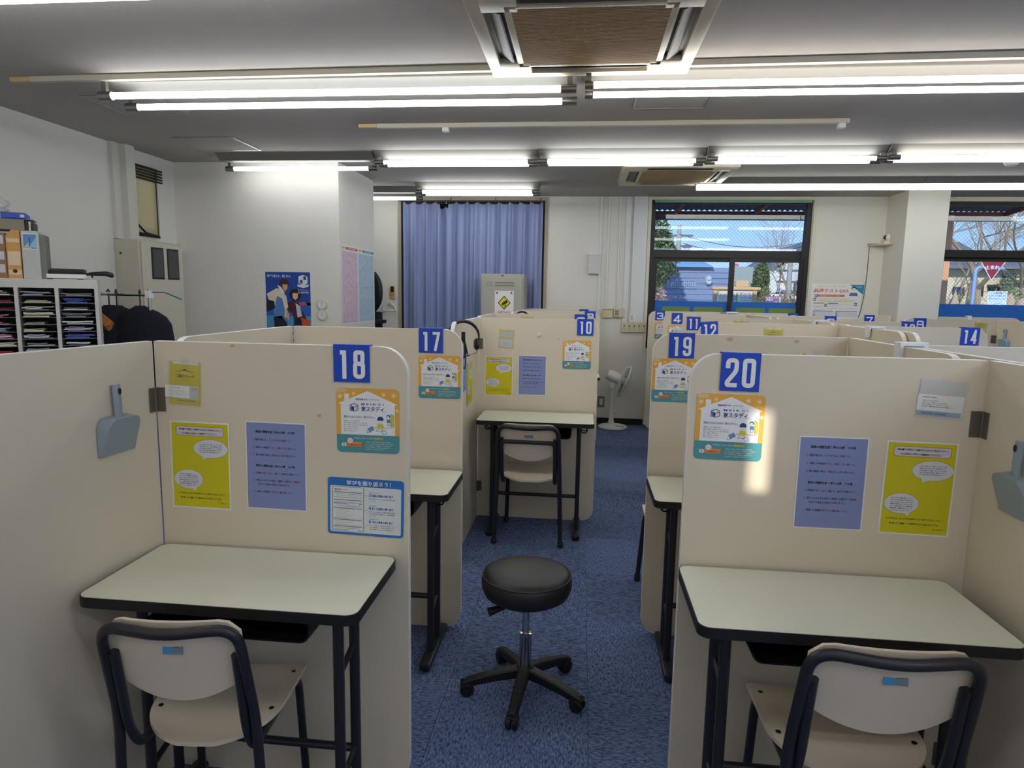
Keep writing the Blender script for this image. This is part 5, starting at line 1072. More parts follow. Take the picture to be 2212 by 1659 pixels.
for i, dx in enumerate((-0.38, 0.38)):
    b = B(); lathe(b, [(0.010, 0), (0.010, 0.006), (0.007, 0.008)], 12, Matrix.Rotation(PI/2, 4, 'X')); o = obj('magnet', b, mat('magnet_red', (160, 40, 48), 0.4), None, 40, (cs.location.x+dx*s.w, Yk-0.0008, cs.location.z+0.43*s.h)); tag(o, 'small red magnet holding a top corner of the camera warning sheet', 'magnet', 'magnets on the warning sheet')
# ducts, boxes, switches
M_DUCT = mat('duct_white', (222, 224, 224), 0.45)
for i, (xp0, xp1, zb) in enumerate(((1294, 1299.5, 0.062), (1311, 1315, 1.282), (1335, 1339, 1.282), (1350, 1361, 1.13), (1366, 1400, 1.13))):
    xa, xb = PY(xp0, 540, 7.235).x, PY(xp1, 540, 7.235).x; xb = min(xb, 0.66)
    b = B(); rbox(b, xa, xb, YB-0.03 if i == 4 else YB-0.018, YB-0.0005, zb, ZC-0.001, 0.002)
    o = obj('cable_duct', b, M_DUCT); tag(o, ('thin white cable duct behind the small wall box', 'thin white cable duct above the blank wall panel', 'thin white cable duct above the keypad', 'white cable duct beside the widest duct', 'widest white cable duct beside the far window')[i], 'cable duct', 'white cable ducts')
p0, p1 = PY(1270, 548, 7.2), PY(1297, 592, 7.2)
t = thing('wall_box', 'small white junction box on the far wall', 'wall box', (p0.x, YB, p1.z)); w, h = p1.x-p0.x-0.01, p0.z-p1.z
b = B(); rbox(b, 0.005, w, -0.06, -0.019 if False else -0.0005, 0, h, 0.006); obj('case', b, mat('box_grey', (206, 206, 204), 0.45), t); b = B(); rbox(b, -0.008, 0.006, -0.05, -0.02, h*0.35, h*0.6, 0.003); obj('latch', b, M_DUCT, t); b = B(); rbox(b, 0.0, w+0.004, -0.064, -0.0005, h-0.012, h+0.002, 0.004); obj('lid', b, M_DUCT, t)
p0, p1 = PY(1301, 666, 7.235), PY(1323, 687, 7.235)
t = thing('blank_wall_panel', 'cream wall control panel without keys', 'control panel', (p0.x, YB, p1.z)); w, h = p1.x-p0.x, p0.z-p1.z
b = B(); rbox(b, 0, w, -0.025, -0.0005, 0, h, 0.004); obj('case', b, M_BEIGE, t); b = B(); box(b, w*0.06, w*0.94, -0.0262, -0.0248, h*0.82, h*0.92); box(b, w*0.06, w*0.94, -0.0262, -0.0248, h*0.05, h*0.07); obj('vent', b, mat('panel_shadow', (150, 136, 104), 0.5), t)
p0, p1 = PY(1326, 666, 7.235), PY(1349, 687, 7.235)
t = thing('keypad', 'cream keypad with grey screen beside the blank panel', 'keypad', (p0.x, YB, p1.z)); w, h = p1.x-p0.x, p0.z-p1.z
b = B(); rbox(b, 0, w, -0.028, -0.0005, 0, h, 0.004); obj('case', b, M_BEIGE, t); b = B(); box(b, w*0.12, w*0.44, -0.0295, -0.0278, h*0.28, h*0.82); obj('screen', b, pm((132, 142, 132)), t)
for i in range(3):
    for j in range(4): b = B(); box(b, w*(0.53+0.13*i), w*(0.62+0.13*i), -0.031, -0.0278, h*(0.32+0.13*j), h*(0.41+0.13*j)); obj('key', b, pm((206, 208, 204)), t)
b = B(); box(b, w*0.05, w*0.5, -0.0292, -0.0278, h*0.04, h*0.15); obj('blue_strip', b, pm((70, 140, 176)), t); b = B(); box(b, w*0.52, w*0.96, -0.0292, -0.0278, h*0.04, h*0.15); obj('yellow_strip', b, pm((206, 176, 60)), t)
for k, (xp0, xp1, nb) in enumerate(((1342.5, 1364.5, 2), (1365, 1395.5, 3))):
    p0, p1 = PY(xp0, 695.5, 7.235), PY(xp1, 718, 7.235)
    t = thing('light_switch', ('cream light switch plate with two rockers', 'cream light switch plate with three rockers')[k], 'switch', (p0.x, YB, p1.z)); w, h = p1.x-p0.x, p0.z-p1.z
    b = B(); rbox(b, 0, w, -0.032, -0.0005, 0, h, 0.004); obj('plate', b, M_BEIGE, t)
    for i in range(nb): b = B(); rbox(b, w*(i+0.3)/nb, w*(i+0.75)/nb, -0.037, -0.031, h*0.2, h*0.8, 0.002); rk = obj('rocker', b, pm((190, 192, 170)), t); b = B(); box(b, w*(i+0.42)/nb, w*(i+0.6)/nb, -0.0378, -0.0368, h*0.55, h*0.68); obj('mark', b, M_BLACK, rk)
p0, p1 = PY(1359, 679, 7.22), PY(1370, 694, 7.22); s = Sheet(p1.x-p0.x, p0.z-p1.z)
for k in range(3): s.line((90, 92, 96), [(0.2, 0.15+0.26*k), (0.8, 0.15+0.26*k)], 0.06, 2); s.line((120, 120, 124), [(0.3, 0.27+0.26*k), (0.7, 0.27+0.26*k)], 0.04, 2)
s.build('switch_label', 'small white printed label above the light switches', 'label', PAPER, ((p0.x+p1.x)/2, YB-0.031, (p0.z+p1.z)/2))
p0, p1 = PY(1291, 856, 7.24), PY(1299, 879, 7.24); t = thing('wall_outlet', 'grey wall outlet low behind the standing fan', 'outlet', (0.20, YB, p1.z))
b = B(); rbox(b, 0, 0.075, -0.012, -0.0005, 0, 0.12, 0.003); obj('plate', b, mat('outlet_grey', (130, 128, 122), 0.5), t); b = B(); rbox(b, 0.02, 0.055, -0.016, -0.011, 0.025, 0.095, 0.003); obj('socket_face', b, M_WPL, t)
# remote control, wall handle, office chair behind the corner
p = PY(849, 631, YB); t = thing('remote_control', 'cream air conditioner remote in a holder on the far wall', 'remote control', (p.x, YB, p.z))
b = B(); rbox(b, -0.024, 0.024, -0.03, -0.0005, -0.072, 0.072, 0.006); obj('body', b, mat('remote_tan', (204, 170, 96), 0.45), t); b = B(); box(b, -0.018, 0.018, -0.0312, -0.0298, 0.0, 0.062); obj('screen', b, M_BLACK, t); b = B(); rbox(b, -0.014, 0.014, -0.034, -0.0298, -0.045, -0.01, 0.003); obj('button', b, pm((190, 150, 70)), t)
p = PY(842, 665, YB); t = thing('towel_ring', 'white half-round towel holder on the far wall', 'towel holder', (p.x, YB, p.z))
b = B(); tube(b, [(-0.07, -0.02, -0.03), (-0.07, -0.02, -0.01)] + [(0.07*math.cos(a), -0.02, -0.01+0.055*math.sin(a)) for a in [PI-k*PI/12 for k in range(13)]] + [(0.07, -0.02, -0.03)], 0.008, 8); tube(b, [(-0.07, -0.02, -0.03), (0.07, -0.02, -0.03)], 0.009, 8); obj('ring', b, M_WPL, t, 50)
b = B(); rbox(b, -0.025, 0.025, -0.03, -0.0005, 0.035, 0.07, 0.005); obj('mount', b, M_BEIGE, t)
t = thing('office_chair', 'black high-backed office chair behind the poster wall corner', 'chair', (-2.355, 6.85, 0), -0.2)
b = B(); n = 10; V = []
for i in range(n+1):
    u = i/n; z = 1.20+0.42*u; w = 0.235*(1-0.35*abs(2*u-1)**2.5); V.append([b.verts.new((x, y, z)) for x, y in ((-w, 0.035), (-w*0.9, 0.0), (0, -0.02), (w*0.9, 0.0), (w, 0.035), (0, 0.05))])
for A, C in zip(V, V[1:]):
    for k in range(6): b.faces.new((A[k], A[(k+1) % 6], C[(k+1) % 6], C[k]))
b.faces.new(V[0]); b.faces.new(V[-1]); obj('headrest', b, M_BLACK, t, 50)
b = B(); rbox(b, -0.23, 0.23, -0.02, 0.05, 0.55, 1.2, 0.02); obj('backrest', b, M_BLACK, t, 40); b = B(); rbox(b, -0.25, 0.25, -0.48, 0.0, 0.45, 0.54, 0.03); obj('seat', b, M_BLACK, t, 40)
for sx in (-1, 1): b = B(); rbox(b, sx*0.27-0.03, sx*0.27+0.03, -0.4, 0.0, 1.08, 1.12, 0.012); rbox(b, sx*0.27-0.015, sx*0.27+0.015, -0.25, -0.2, 0.5, 1.08, 0.004); obj('armrest', b, M_BLACK, t, 40)
b = B(); tube(b, [(0, -0.24, 0.1), (0, -0.24, 0.46)], 0.03, 12); obj('column', b, M_BLACK, t, 40)
for k in range(5): a = k*2*PI/5; b = B(); tube(b, [(0, -0.24, 0.11), (0.3*math.cos(a), -0.24+0.3*math.sin(a), 0.06)], [0.03, 0.018], 8); lathe(b, [(0.01, 0), (0.03, 0.005), (0.03, 0.035), (0.01, 0.045)], 12, Matrix.Translation((0.3*math.cos(a), -0.24+0.3*math.sin(a)-0.022, 0.03)) @ Matrix.Rotation(-PI/2, 4, 'X')); obj('base_arm', b, M_BLACK, t, 40)
# exam question poster
p0, p1 = PY(1752, 612, 7.24), PY(1857, 690, 7.24); s = Sheet(p1.x-p0.x, p0.z-p1.z); Rd = (214, 140, 120)
s.text(Rd, '共通テスト', 0.07, 0.55, 0.14, 0.26, 4, 0.035); s.text(Rd, 'Q&A', 0.56, 0.75, 0.15, 0.26, 4, 0.035); s.text((190, 150, 140), '2025年1月に行われた 最新の傾向と対策', 0.14, 0.68, 0.06, 0.09, 4)
s.poly((44, 140, 178), [(0.76, 0.02), (1.04, 0.02), (1.03, 0.30)], 3); s.text((220, 226, 170), '塾生限定', 0.87, 1.0, 0.07, 0.10, 4, 0.02)
s.rect((216, 112, 84), 0.10, 0.68, 0.31, 0.375, 2, 0.03); s.text((240, 230, 220), 'A 共通テストはどんな試験…？', 0.2, 0.62, 0.325, 0.36, 4)
s.ell((40, 50, 80), 0.845, 0.13, 0.05, 0.05, 3.2); s.ell((232, 222, 214), 0.845, 0.155, 0.035, 0.045, 3.6); s.poly((90, 120, 176), [(0.76, 0.34), (0.78, 0.25), (0.91, 0.25), (0.93, 0.34)], 3.4)
for cx, cy in ((0.12, 0.34), (0.10, 0.44), (0.32, 0.60), (0.90, 0.56)): s.ell((50, 56, 80), cx, cy, 0.028, 0.032, 3); s.ell((228, 222, 216), cx, cy+0.01, 0.018, 0.02, 3.5); s.rect((70, 110, 180), cx-0.028, cx+0.028, cy+0.03, cy+0.055, 3)
for y, x0, x1, t in ((0.42, 0.17, 0.80, '大学入試センターが実施する、各大学が個別試験と組み合わせて利用する試験です。'), (0.455, 0.17, 0.92, '国公立大学を志望する受験生は、原則として共通テストを受験することになります。'), (0.585, 0.36, 0.82, '出題教科は選択科目を含み多くの科目があります。'), (0.62, 0.36, 0.60, '時間配分に注意しましょう。'), (0.65, 0.09, 0.28, '早めに準備を始めよう'), (0.69, 0.36, 0.90, '過去問題に取り組むことで力がつきます。'), (0.72, 0.09, 0.30, '志望校の配点を確認')): s.text((120, 124, 130), t, x0, x1, y, y+0.018, 4)
s.rect((220, 216, 120), 0.17, 0.85, 0.485, 0.505, 2); s.rect((206, 120, 120), 0.08, 0.29, 0.545, 0.568, 2); s.rect((60, 110, 190), 0.36, 0.56, 0.545, 0.568, 2)
for x0, x1, c in ((0.08, 0.48, (222, 176, 200)), (0.52, 0.94, (130, 190, 206))): s.rect((60, 70, 110), x0, x1, 0.775, 0.79, 2); s.rect((214, 218, 232), x0, x1, 0.80, 0.94, 2); s.rect(c, x0, x0+0.05, 0.80, 0.86, 3); s.rect((150, 166, 220), x0, x0+0.05, 0.87, 0.93, 3)
s.build('exam_poster', 'white exam question-and-answer poster beside the far window', 'poster', PAPER, ((p0.x+p1.x)/2, YB-0.0004, (p0.z+p1.z)/2))
# security camera on a corner shelf
Xs0 = PY(1880, 530, 7.18).x; Zs = 1.965
b = B(); prism(b, [(Xs0, YB-0.001), (3.074, YB-0.001), (3.074, 7.02)], lambda x, y: (x, y, Zs), lambda x, y: (x, y, Zs+0.014)); o = obj('corner_shelf', b, mat('pale_wood', (214, 190, 150), 0.5)); tag(o, 'small wooden corner shelf by the far pillar', 'shelf')
t = thing('security_camera', 'small white ball security camera on the corner shelf', 'camera', (PY(1919, 520, 7.17).x, 7.17, Zs+0.0145), -0.9)
b = B(); lathe(b, [(0.045, 0), (0.045, 0.006), (0.034, 0.022), (0.022, 0.030)], 20); obj('base', b, M_WPL, t, 40)
b = B(); bmesh.ops.create_uvsphere(b, u_segments=20, v_segments=14, radius=0.042, matrix=Matrix.Translation((0, 0, 0.066))); hd = obj('head', b, M_WPL, t, 180)
b = B(); lathe(b, [(0.023, 0.0), (0.021, 0.006), (0.014, 0.009), (0.004, 0.0095)], 16, Matrix.Translation((-0.012, -0.033, 0.066)) @ Matrix.Rotation(0.35, 4, 'Z') @ Matrix.Rotation(PI/2, 4, 'X')); obj('lens', b, M_BLACK, hd, 40)
b = B(); pts = [PY(x, y, YB-0.008) for x, y in ((1884, 526), (1878, 532), (1876, 560), (1872, 600), (1866, 640), (1860, 668), (1854, 686))]; pts = [Vector((v.x, YB-0.008, v.z)) for v in pts]; tube(b, [(3.0, 7.2, Zs+0.0185)]+[Vector((Xs0-0.005, 7.235, Zs+0.018))]+pts[1:], 0.004, 6); b.transform((Matrix.Translation(t.location) @ Matrix.Rotation(-0.9, 4, 'Z')).inverted()); obj('power_cord', b, mat('cord_grey', (110, 108, 102), 0.6), t, 60)

# ------------------------------------------------------------------ standing fan
t = thing('standing_fan', 'white standing fan by the far wall at the aisle end', 'fan', (0.362, 6.98, 0), 0.0)
M_FAN = mat('fan_white', (214, 216, 212), 0.4)
b = B(); lathe(b, [(0.14, 0.0), (0.155, 0.008), (0.155, 0.022), (0.13, 0.036), (0.05, 0.048), (0.04, 0.055)], 30); obj('base', b, M_FAN, t, 40)
b = B()
for k in range(4): rbox(b, 0.03+0.022*k, 0.045+0.022*k, -0.10, -0.08, 0.036, 0.046, 0.003)
obj('button', b, pm((120, 122, 122)), t)
b = B(); lathe(b, [(0.036, 0.05), (0.026, 0.10), (0.024, 0.28), (0.026, 0.285), (0.026, 0.295)], 18, Matrix.Translation((-0.02, 0, 0))); obj('lower_pole', b, M_FAN, t, 40)
b = B(); lathe(b, [(0.014, 0.29), (0.014, 0.45)], 14, Matrix.Translation((-0.02, 0, 0))); tube(b, [(0.0, 0, 0.18), (0.025, 0, 0.18)], 0.012, 8); obj('upper_pole', b, M_FAN, t, 40)
b = B(); rbox(b, -0.045, 0.005, -0.022, 0.022, 0.43, 0.50, 0.010); obj('neck', b, M_FAN, t, 40)
ax = Matrix.Translation((0.0, 0, 0.555)) @ Matrix.Rotation(PI/2+0.40, 4, 'Y') @ Matrix.Scale(1.08, 4)
b = B(); lathe(b, [(0.01, -0.085), (0.045, -0.078), (0.055, -0.055), (0.056, 0.03), (0.05, 0.06)], 22, ax); obj('motor_housing', b, M_FAN, t, 40)
b = B()
for k in range(46):
    a = k*2*PI/46; c, s_ = math.cos(a), math.sin(a); tube(b, [ax @ Vector(v) for v in ((0.03*c, 0.03*s_, 0.058), (0.10*c, 0.10*s_, 0.052), (0.148*c, 0.148*s_, 0.075), (0.155*c, 0.155*s_, 0.105), (0.148*c, 0.148*s_, 0.13), (0.10*c, 0.10*s_, 0.15), (0.03*c, 0.03*s_, 0.155))], 0.0021, 4, cap=False)
for rr, zz, th in ((0.156, 0.105, 0.006), (0.11, 0.055, 0.002), (0.11, 0.148, 0.002), (0.03, 0.155, 0.006)): tube(b, [ax @ Vector((rr*math.cos(k*PI/16), rr*math.sin(k*PI/16), zz)) for k in range(32)], th, 6, closed=True)
g = obj('guard', b, M_FAN, t, 60); g['kind'] = 'stuff'
for k in range(4):
    a0_ = k*PI/2; b = B(); V = []
    for i in range(6):
        r2 = 0.03+0.105*i/5; V.append([b.verts.new(ax @ Vector((r2*math.cos(a0_+d), r2*math.sin(a0_+d), 0.085+h))) for d, h in ((-0.32, 0.0), (0.0, 0.014), (0.36, 0.034))])
    for A, C in zip(V, V[1:]):
        for j in range(2): b.faces.new((A[j], A[j+1], C[j+1], C[j]))
    obj('blade', b, mat('fan_blade', (150, 156, 160), 0.3), t, 60)
b = B(); lathe(b, [(0.026, 0.075), (0.026, 0.11), (0.015, 0.12)], 14, ax); obj('hub', b, M_FAN, t, 40)

# ------------------------------------------------------------------ outside the windows
GZ = -0.25
b = B(); box(b, -40, 70, YB+0.2, 90, GZ-0.2, GZ); struct('ground', b, mat('asphalt', (150, 140, 126), 0.9, noise=0.2, nscale=3))
def span(x0, x1, y0, y1, Y): p, q = PY(x0, y0, Y), PY(x1, y1, Y); return p.x, q.x, q.z, p.z   # x0,x1,z0,z1
# corrugated canopy on a red steel frame
M_RED = mat('red_steel', (150, 44, 44), 0.5); M_CORR = mat('corrugated_brown', (92, 76, 78), 0.6); M_GUT = mat('gutter_dark', (62, 60, 72), 0.5)
xe = PY(2172, 480, 10.0).x; ze = PY(1580, 470, 10.0).z
t = thing('canopy', 'brown corrugated canopy with red steel frame outside the windows', 'canopy', (0, YB, 0))
y0, y1 = 0.62, 10.0-YB; zf = lambda y: ze+0.10+0.16*(1-(y-y0)/(y1-y0))
X0, X1 = -4.0, xe; n = int((X1-X0)/0.0375); V = []
b = B()
for i in range(n+1):
    x = X0+(X1-X0)*i/n; dz = 0.014*math.cos(i*PI/1.0)
    V.append([b.verts.new((x, y, zf(y)+dz)) for y in (y0, y1)]+[b.verts.new((x, y, zf(y)+dz+0.004)) for y in (y1, y0)])
for A, C in zip(V, V[1:]):
    for k in range(4): b.faces.new((A[k], A[(k+1) % 4], C[(k+1) % 4], C[k]))
obj('corrugated_sheet', b, film('corrugated_sheet', (128, 120, 130), 0.25), t)
b = B(); box(b, X0, X1, y1-0.04, y1+0.01, ze+0.03, ze+0.085); obj('front_beam', b, M_RED, t)
b = B(); box(b, X0, X1, y0+0.9, y0+0.96, zf(y0+0.93)-0.085, zf(y0+0.93)-0.03); obj('middle_beam', b, M_RED, t)
for k in range(9):
    x = X1-0.05-k*1.12; b = B(); V = [b.verts.new(v) for v in ((x, y0, zf(y0)-0.07), (x+0.04, y0, zf(y0)-0.07), (x+0.04, y1, zf(y1)-0.07), (x, y1, zf(y1)-0.07), (x, y0, zf(y0)-0.02), (x+0.04, y0, zf(y0)-0.02), (x+0.04, y1, zf(y1)-0.02), (x, y1, zf(y1)-0.02))]
    for f in ((0,3,2,1),(4,5,6,7),(0,1,5,4),(1,2,6,5),(2,3,7,6),(3,0,4,7)): b.faces.new([V[i] for i in f])
    obj('rafter', b, M_RED, t)
b = B(); prism(b, [(y1+0.01, ze-0.03), (y1+0.09, ze-0.03), (y1+0.10, ze+0.05), (y1+0.085, ze+0.05), (y1+0.075, ze-0.015), (y1+0.01, ze-0.015)], lambda y, z: (X0, y, z), lambda y, z: (X1+0.12, y, z)); obj('gutter', b, M_GUT, t)
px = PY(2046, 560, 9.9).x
for x in (px, px-6.0): b = B(); box(b, x-0.04, x+0.04, y1-0.10, y1-0.02, GZ, ze+0.04); obj('post', b, mat('sunlit_post', (244, 176, 140), 0.5), t)  # red steel post; the sunlight on it is put into the pale colour

# slate-blue house
Yh = 20.0; x0, x1, z0, z1 = span(1440, 1602, 577, 652, Yh); x1 = PY(1600, 600, Yh).x
t = thing('slate_house', 'dark slate-blue clad house across the street', 'house', (x0, Yh, GZ))
w = x1-x0; h = z1-GZ; M_SL = mat('slate_blue_siding', (128, 140, 176), 0.6, noise=0.05, nscale=2)
b = B(); box(b, -3.0, w, 0.03, 5, 0, h); obj('wall', b, M_SL, t)
nb = 16
for k in range(nb): b = B(); box(b, -3.0, w+0.02, 0.0, 0.028, h*k/nb+0.012, h*(k+1)/nb); obj('siding_board', b, M_SL, t)
rz0 = PY(1540, 568, Yh).z-GZ
b = B(); prism(b, [(-3.2, h), (w*0.62, h), (w*0.40, max(rz0, h+0.25)), (-3.2, max(rz0, h+0.25))], lambda x, z: (x, -0.25, z), lambda x, z: (x, 5, z)); obj('roof', b, mat('roof_blue', (110, 156, 206), 0.5), t)
a0, a1, c0, c1 = span(1441, 1505, 603, 624, Yh-0.02)
b = B(); bars(b, a0-x0, a1-x0, -0.05, 0.0, c0-GZ, c1-GZ, 0.05); wn = obj('window_frame', b, mat('house_frame', (126, 140, 172), 0.5), t)
b = B(); nx = 14
for i in range(1, nx):
    xx = a0-x0+(a1-a0)*i/nx; box(b, xx-0.012, xx+0.012, -0.04, -0.01, c0-GZ+0.05, c1-GZ-0.05)
for i in range(1, 6):
    zz = c0-GZ+(c1-c0)*i/6; box(b, a0-x0+0.05, a1-x0-0.05, -0.045, -0.012, zz-0.012, zz+0.012)
obj('lattice', b, mat('lattice_pale', (150, 164, 196), 0.5), wn); b = B(); box(b, a0-x0+0.05, a1-x0-0.05, -0.008, -0.002, c0-GZ+0.05, c1-GZ-0.05); obj('pane', b, mat('house_glass', (96, 116, 160), 0.2), wn)
for xp, yp in ((1530, 602), (1530, 609)): p = PY(xp, yp, Yh); b = B(); lathe(b, [(0.10, 0), (0.10, 0.10), (0.06, 0.16)], 12, Matrix.Translation((p.x-x0, -0.001, p.z-GZ)) @ Matrix.Rotation(PI/2, 4, 'X')); obj('wall_vent', b, pm((190, 200, 216)), t, 40)

def leafy(name, lb, cat, c, rad, n, cols, size, trunk=True, seed=1, group=None):
    t = thing(name, lb, cat, (c[0], c[1], GZ), 0, group); rnd = random.Random(seed); b = B()
    for i in range(n):
        while True:
            v = Vector((rnd.uniform(-1, 1), rnd.uniform(-1, 1), rnd.uniform(-1, 1)))
            if 0.5 < v.length < 1: break
        k = 1+0.18*mnoise.noise(Vector((v.x*2+seed, v.y*2, v.z*2))); p = Vector((v.x*rad[0]*k, v.y*rad[1]*k, c[2]-GZ+v.z*rad[2]*k))
        s = size*rnd.uniform(0.6, 1.3); u = Vector((rnd.gauss(0, 1), rnd.gauss(0, 1), rnd.gauss(0, 1))).normalized(); w = u.orthogonal().normalized()
        if p.z < 0.02: continue
        f = b.faces.new([b.verts.new(p+q) for q in (u*s, w*s*0.55, -u*s, -w*s*0.55)]); f.material_index = rnd.randrange(len(cols))
    o = obj('foliage', b, [film('leaf_%02x%02x%02x' % q, q, 0.3) for q in cols], t); o['kind'] = 'stuff'
    if trunk: b = B(); tube(b, [(0, 0, 0), (0.05, 0, (c[2]-GZ)*0.6), (0, 0, c[2]-GZ)], [rad[0]*0.10+0.03, rad[0]*0.08+0.02, 0.02], 7); obj('trunk', b, mat('bark', (126, 104, 84), 0.9), t)
    return t
G1 = [(86, 104, 60), (120, 132, 78), (60, 76, 52), (152, 160, 104)]
p = PY(1418, 556, 17.0); leafy('evergreen_tree', 'broad dark green evergreen tree beside the slate-blue house', 'tree', (p.x-0.35, 17, p.z), (0.85, 0.7, 1.15), 5200, G1, 0.06, True, 2)
p = PY(1643, 602, 23.0); leafy('evergreen_shrub', 'rounded green shrub between the slate house and the white house', 'shrub', (p.x, 23, p.z-0.2), (0.30, 0.35, 0.75), 2200, G1, 0.06, True, 3)
p = PY(1434, 640, 15.0); leafy('dry_grass_bush', 'dry pinkish pampas bush below the evergreen tree', 'bush', (p.x-0.05, 15, (p.z+0.2+GZ)/2), (0.22, 0.2, (p.z+0.2-GZ)/2), 1500, [(210, 170, 146), (228, 194, 170), (190, 144, 124)], 0.035, False, 4)
p = PY(1448, 650, 14.5); leafy('flower_bush', 'low bush with red flowers beside the pampas', 'bush', (p.x, 14.5, (p.z+0.1+GZ)/2), (0.36, 0.2, (p.z+0.1-GZ)/2), 1200, [(196, 110, 116), (160, 150, 110), (214, 150, 150), (120, 120, 80)], 0.025, False, 5)
for i, (xp, yp, Y, rx, rz, cols, lb) in enumerate(((1715, 640, 22, 0.75, 0.26, [(170, 138, 110), (150, 130, 96), (190, 160, 130)], 'brown hedge in front of the white house'), (1655, 637, 21, 0.35, 0.25, [(132, 136, 86), (170, 160, 110)], 'low olive hedge beside the notice board'), (2075, 648, 19, 0.8, 0.10, [(176, 180, 90), (150, 150, 90)], 'low yellow-green hedge left of the trunk'), (2195, 640, 19, 0.6, 0.22, [(170, 170, 120), (190, 180, 150)], 'pale hedge beside the written notice'), (2185, 618, 24, 0.7, 0.45, [(150, 160, 90), (176, 176, 120)], 'green shrub before the cream house'))):
    p = PY(xp, yp, Y); leafy('hedge', lb, 'hedge', (p.x, Y, (p.z+rz+GZ)/2), (rx, 0.3, (p.z+rz-GZ)/2), 1800, cols, 0.045, False, 20+i)
# timber notice board
Yn = 13.0; x0, x1, z0, z1 = span(1541, 1634, 619, 656, Yn)
t = thing('notice_board', 'pale timber notice board with a map behind the window', 'notice board', (x0, Yn, GZ)); M_TIM = mat('pale_timber', (226, 180, 132), 0.6); w, h = x1-x0, z1-GZ
b = B(); rbox(b, -0.03, w+0.05, -0.08, 0.08, h-0.06, h, 0.02); obj('top_beam', b, M_TIM, t)
for xx in (0.03, w-0.06): b = B(); rbox(b, xx-0.03, xx+0.05, -0.04, 0.04, 0, h-0.055, 0.01); obj('post', b, M_TIM, t)
b = B(); box(b, w*0.13, w*0.95, -0.01, 0.01, 0.55, h-0.06); obj('board', b, pm((236, 226, 206)), t)
s = Sheet(w*0.60, 0.42); s.rect((240, 226, 190), 0.02, 0.42, 0.05, 0.95, 1); s.ell((120, 180, 190), 0.22, 0.35, 0.1, 0.15, 2); s.line((90, 160, 80), [(0.36, 0.1), (0.34, 0.4), (0.40, 0.6), (0.36, 0.95)], 0.05, 2); s.line((210, 140, 80), [(0.05, 0.8), (0.18, 0.6), (0.3, 0.8)], 0.03, 2); s.text((200, 90, 70), '案内図のお知らせ', 0.45, 0.95, 0.08, 0.18, 3, 0.02)
for k in range(5): s.text((70, 70, 70), '町内の皆様へお願い', 0.5, 0.92-0.06*(k % 2), 0.30+0.12*k, 0.36+0.12*k, 3)
s.build('map_sheet', None, None, PAPER, (w*0.63, -0.0105, h-0.06-0.215), parent=t)
p = PY(1604, 616, 13.4); b = B(); rbox(b, -0.12, 0.12, -0.06, 0.06, -0.06, 0.06, 0.01); o = obj('timber_block', b, M_TIM, None, None, (PY(1602, 615, Yn).x, Yn, z1+0.0605)); tag(o, 'small timber block on top of the notice board', 'block')
x0, x1, z0, z1 = span(1585, 1625, 576, 612, 15.0); t = thing('street_sign', 'blank grey back of a square street sign on a pole', 'sign', ((x0+x1)/2, 15.0, GZ)); w = (x1-x0)/2
b = B(); rbox(b, -w, w, -0.012, 0.012, z0-GZ, z1-GZ, 0.006); obj('sign_plate', b, mat('sign_grey', (156, 162, 160), 0.5), t); b = B(); tube(b, [(0, 0.03, 0), (0, 0.03, z1-GZ)], 0.03, 10); obj('pole', b, mat('sign_pole', (190, 196, 200), 0.4), t)
x0, x1, z0, z1 = span(1585, 1594, 570, 575.5, 15.1); b = B(); rbox(b, x0, x1, 15.02, 15.10, z0, z1, 0.005); o = obj('red_sign_tag', b, mat('tag_red', (216, 96, 90), 0.5)); tag(o, 'small red tag on top of the grey street sign', 'sign')
x0, x1, z0, z1 = span(1653, 1681, 640, 651.5, 14.0); s = Sheet(x1-x0, z1-z0); s.text((230, 220, 236), '防犯カメラ', 0.08, 0.92, 0.12, 0.48, 3, 0.02); s.text((230, 220, 236), '作動中', 0.1, 0.6, 0.54, 0.9, 3, 0.02)
sg = s.build('camera_notice', 'purple security camera notice on a post outside', 'sign', pm((150, 86, 140)), ((x0+x1)/2, 14.0, (z0+z1)/2)); b = B(); tube(b, [(0, 0.02, GZ-sg.location.z), (0, 0.02, s.h/2)], 0.012, 6); obj('post', b, M_STEEL, sg)
# white house far behind
Yw2 = 34.0; x0, x1, z0, z1 = span(1657, 1740, 576, 640, Yw2)
t = thing('white_house', 'white gabled house behind the bare tree', 'house', (x0, Yw2, GZ)); w, h = x1-x0+1.5, z1-GZ; M_HW = mat('house_white', (226, 222, 216), 0.7)
b = B(); box(b, 0, w, 0, 6, 0, h); prism(b, [(0.6, h), (w, h), (w*0.6, h+1.1)], lambda x, z: (x, 0, z), lambda x, z: (x, 6, z)); obj('wall', b, M_HW, t)
b = B(); prism(b, [(0.2, h-0.1), (w*0.6, h+1.15), (w*0.6, h+1.3), (0.0, h-0.02)], lambda x, z: (x, -0.4, z), lambda x, z: (x, 6.2, z)); prism(b, [(w+0.3, h-0.1), (w*0.6, h+1.15), (w*0.6, h+1.3), (w+0.5, h-0.02)], lambda x, z: (x, -0.4, z), lambda x, z: (x, 6.2, z)); obj('roof', b, mat('roof_dark', (110, 108, 116), 0.6), t)
for xa, xb, ya, yb in ((1683, 1689, 583, 592), (1676, 1680, 622, 632), (1681, 1686, 621, 632), (1697, 1701, 600, 606)):
    a0, a1, c0, c1 = span(xa, xb, ya, yb, Yw2); b = B(); bars(b, a0-x0, a1-x0, -0.05, 0.0, c0-GZ, c1-GZ, 0.03); f = obj('window', b, M_WPL, t); b = B(); box(b, a0-x0+0.03, a1-x0-0.03, -0.02, -0.01, c0-GZ+0.03, c1-GZ-0.03); obj('pane', b, mat('far_glass', (96, 104, 116), 0.2), f)
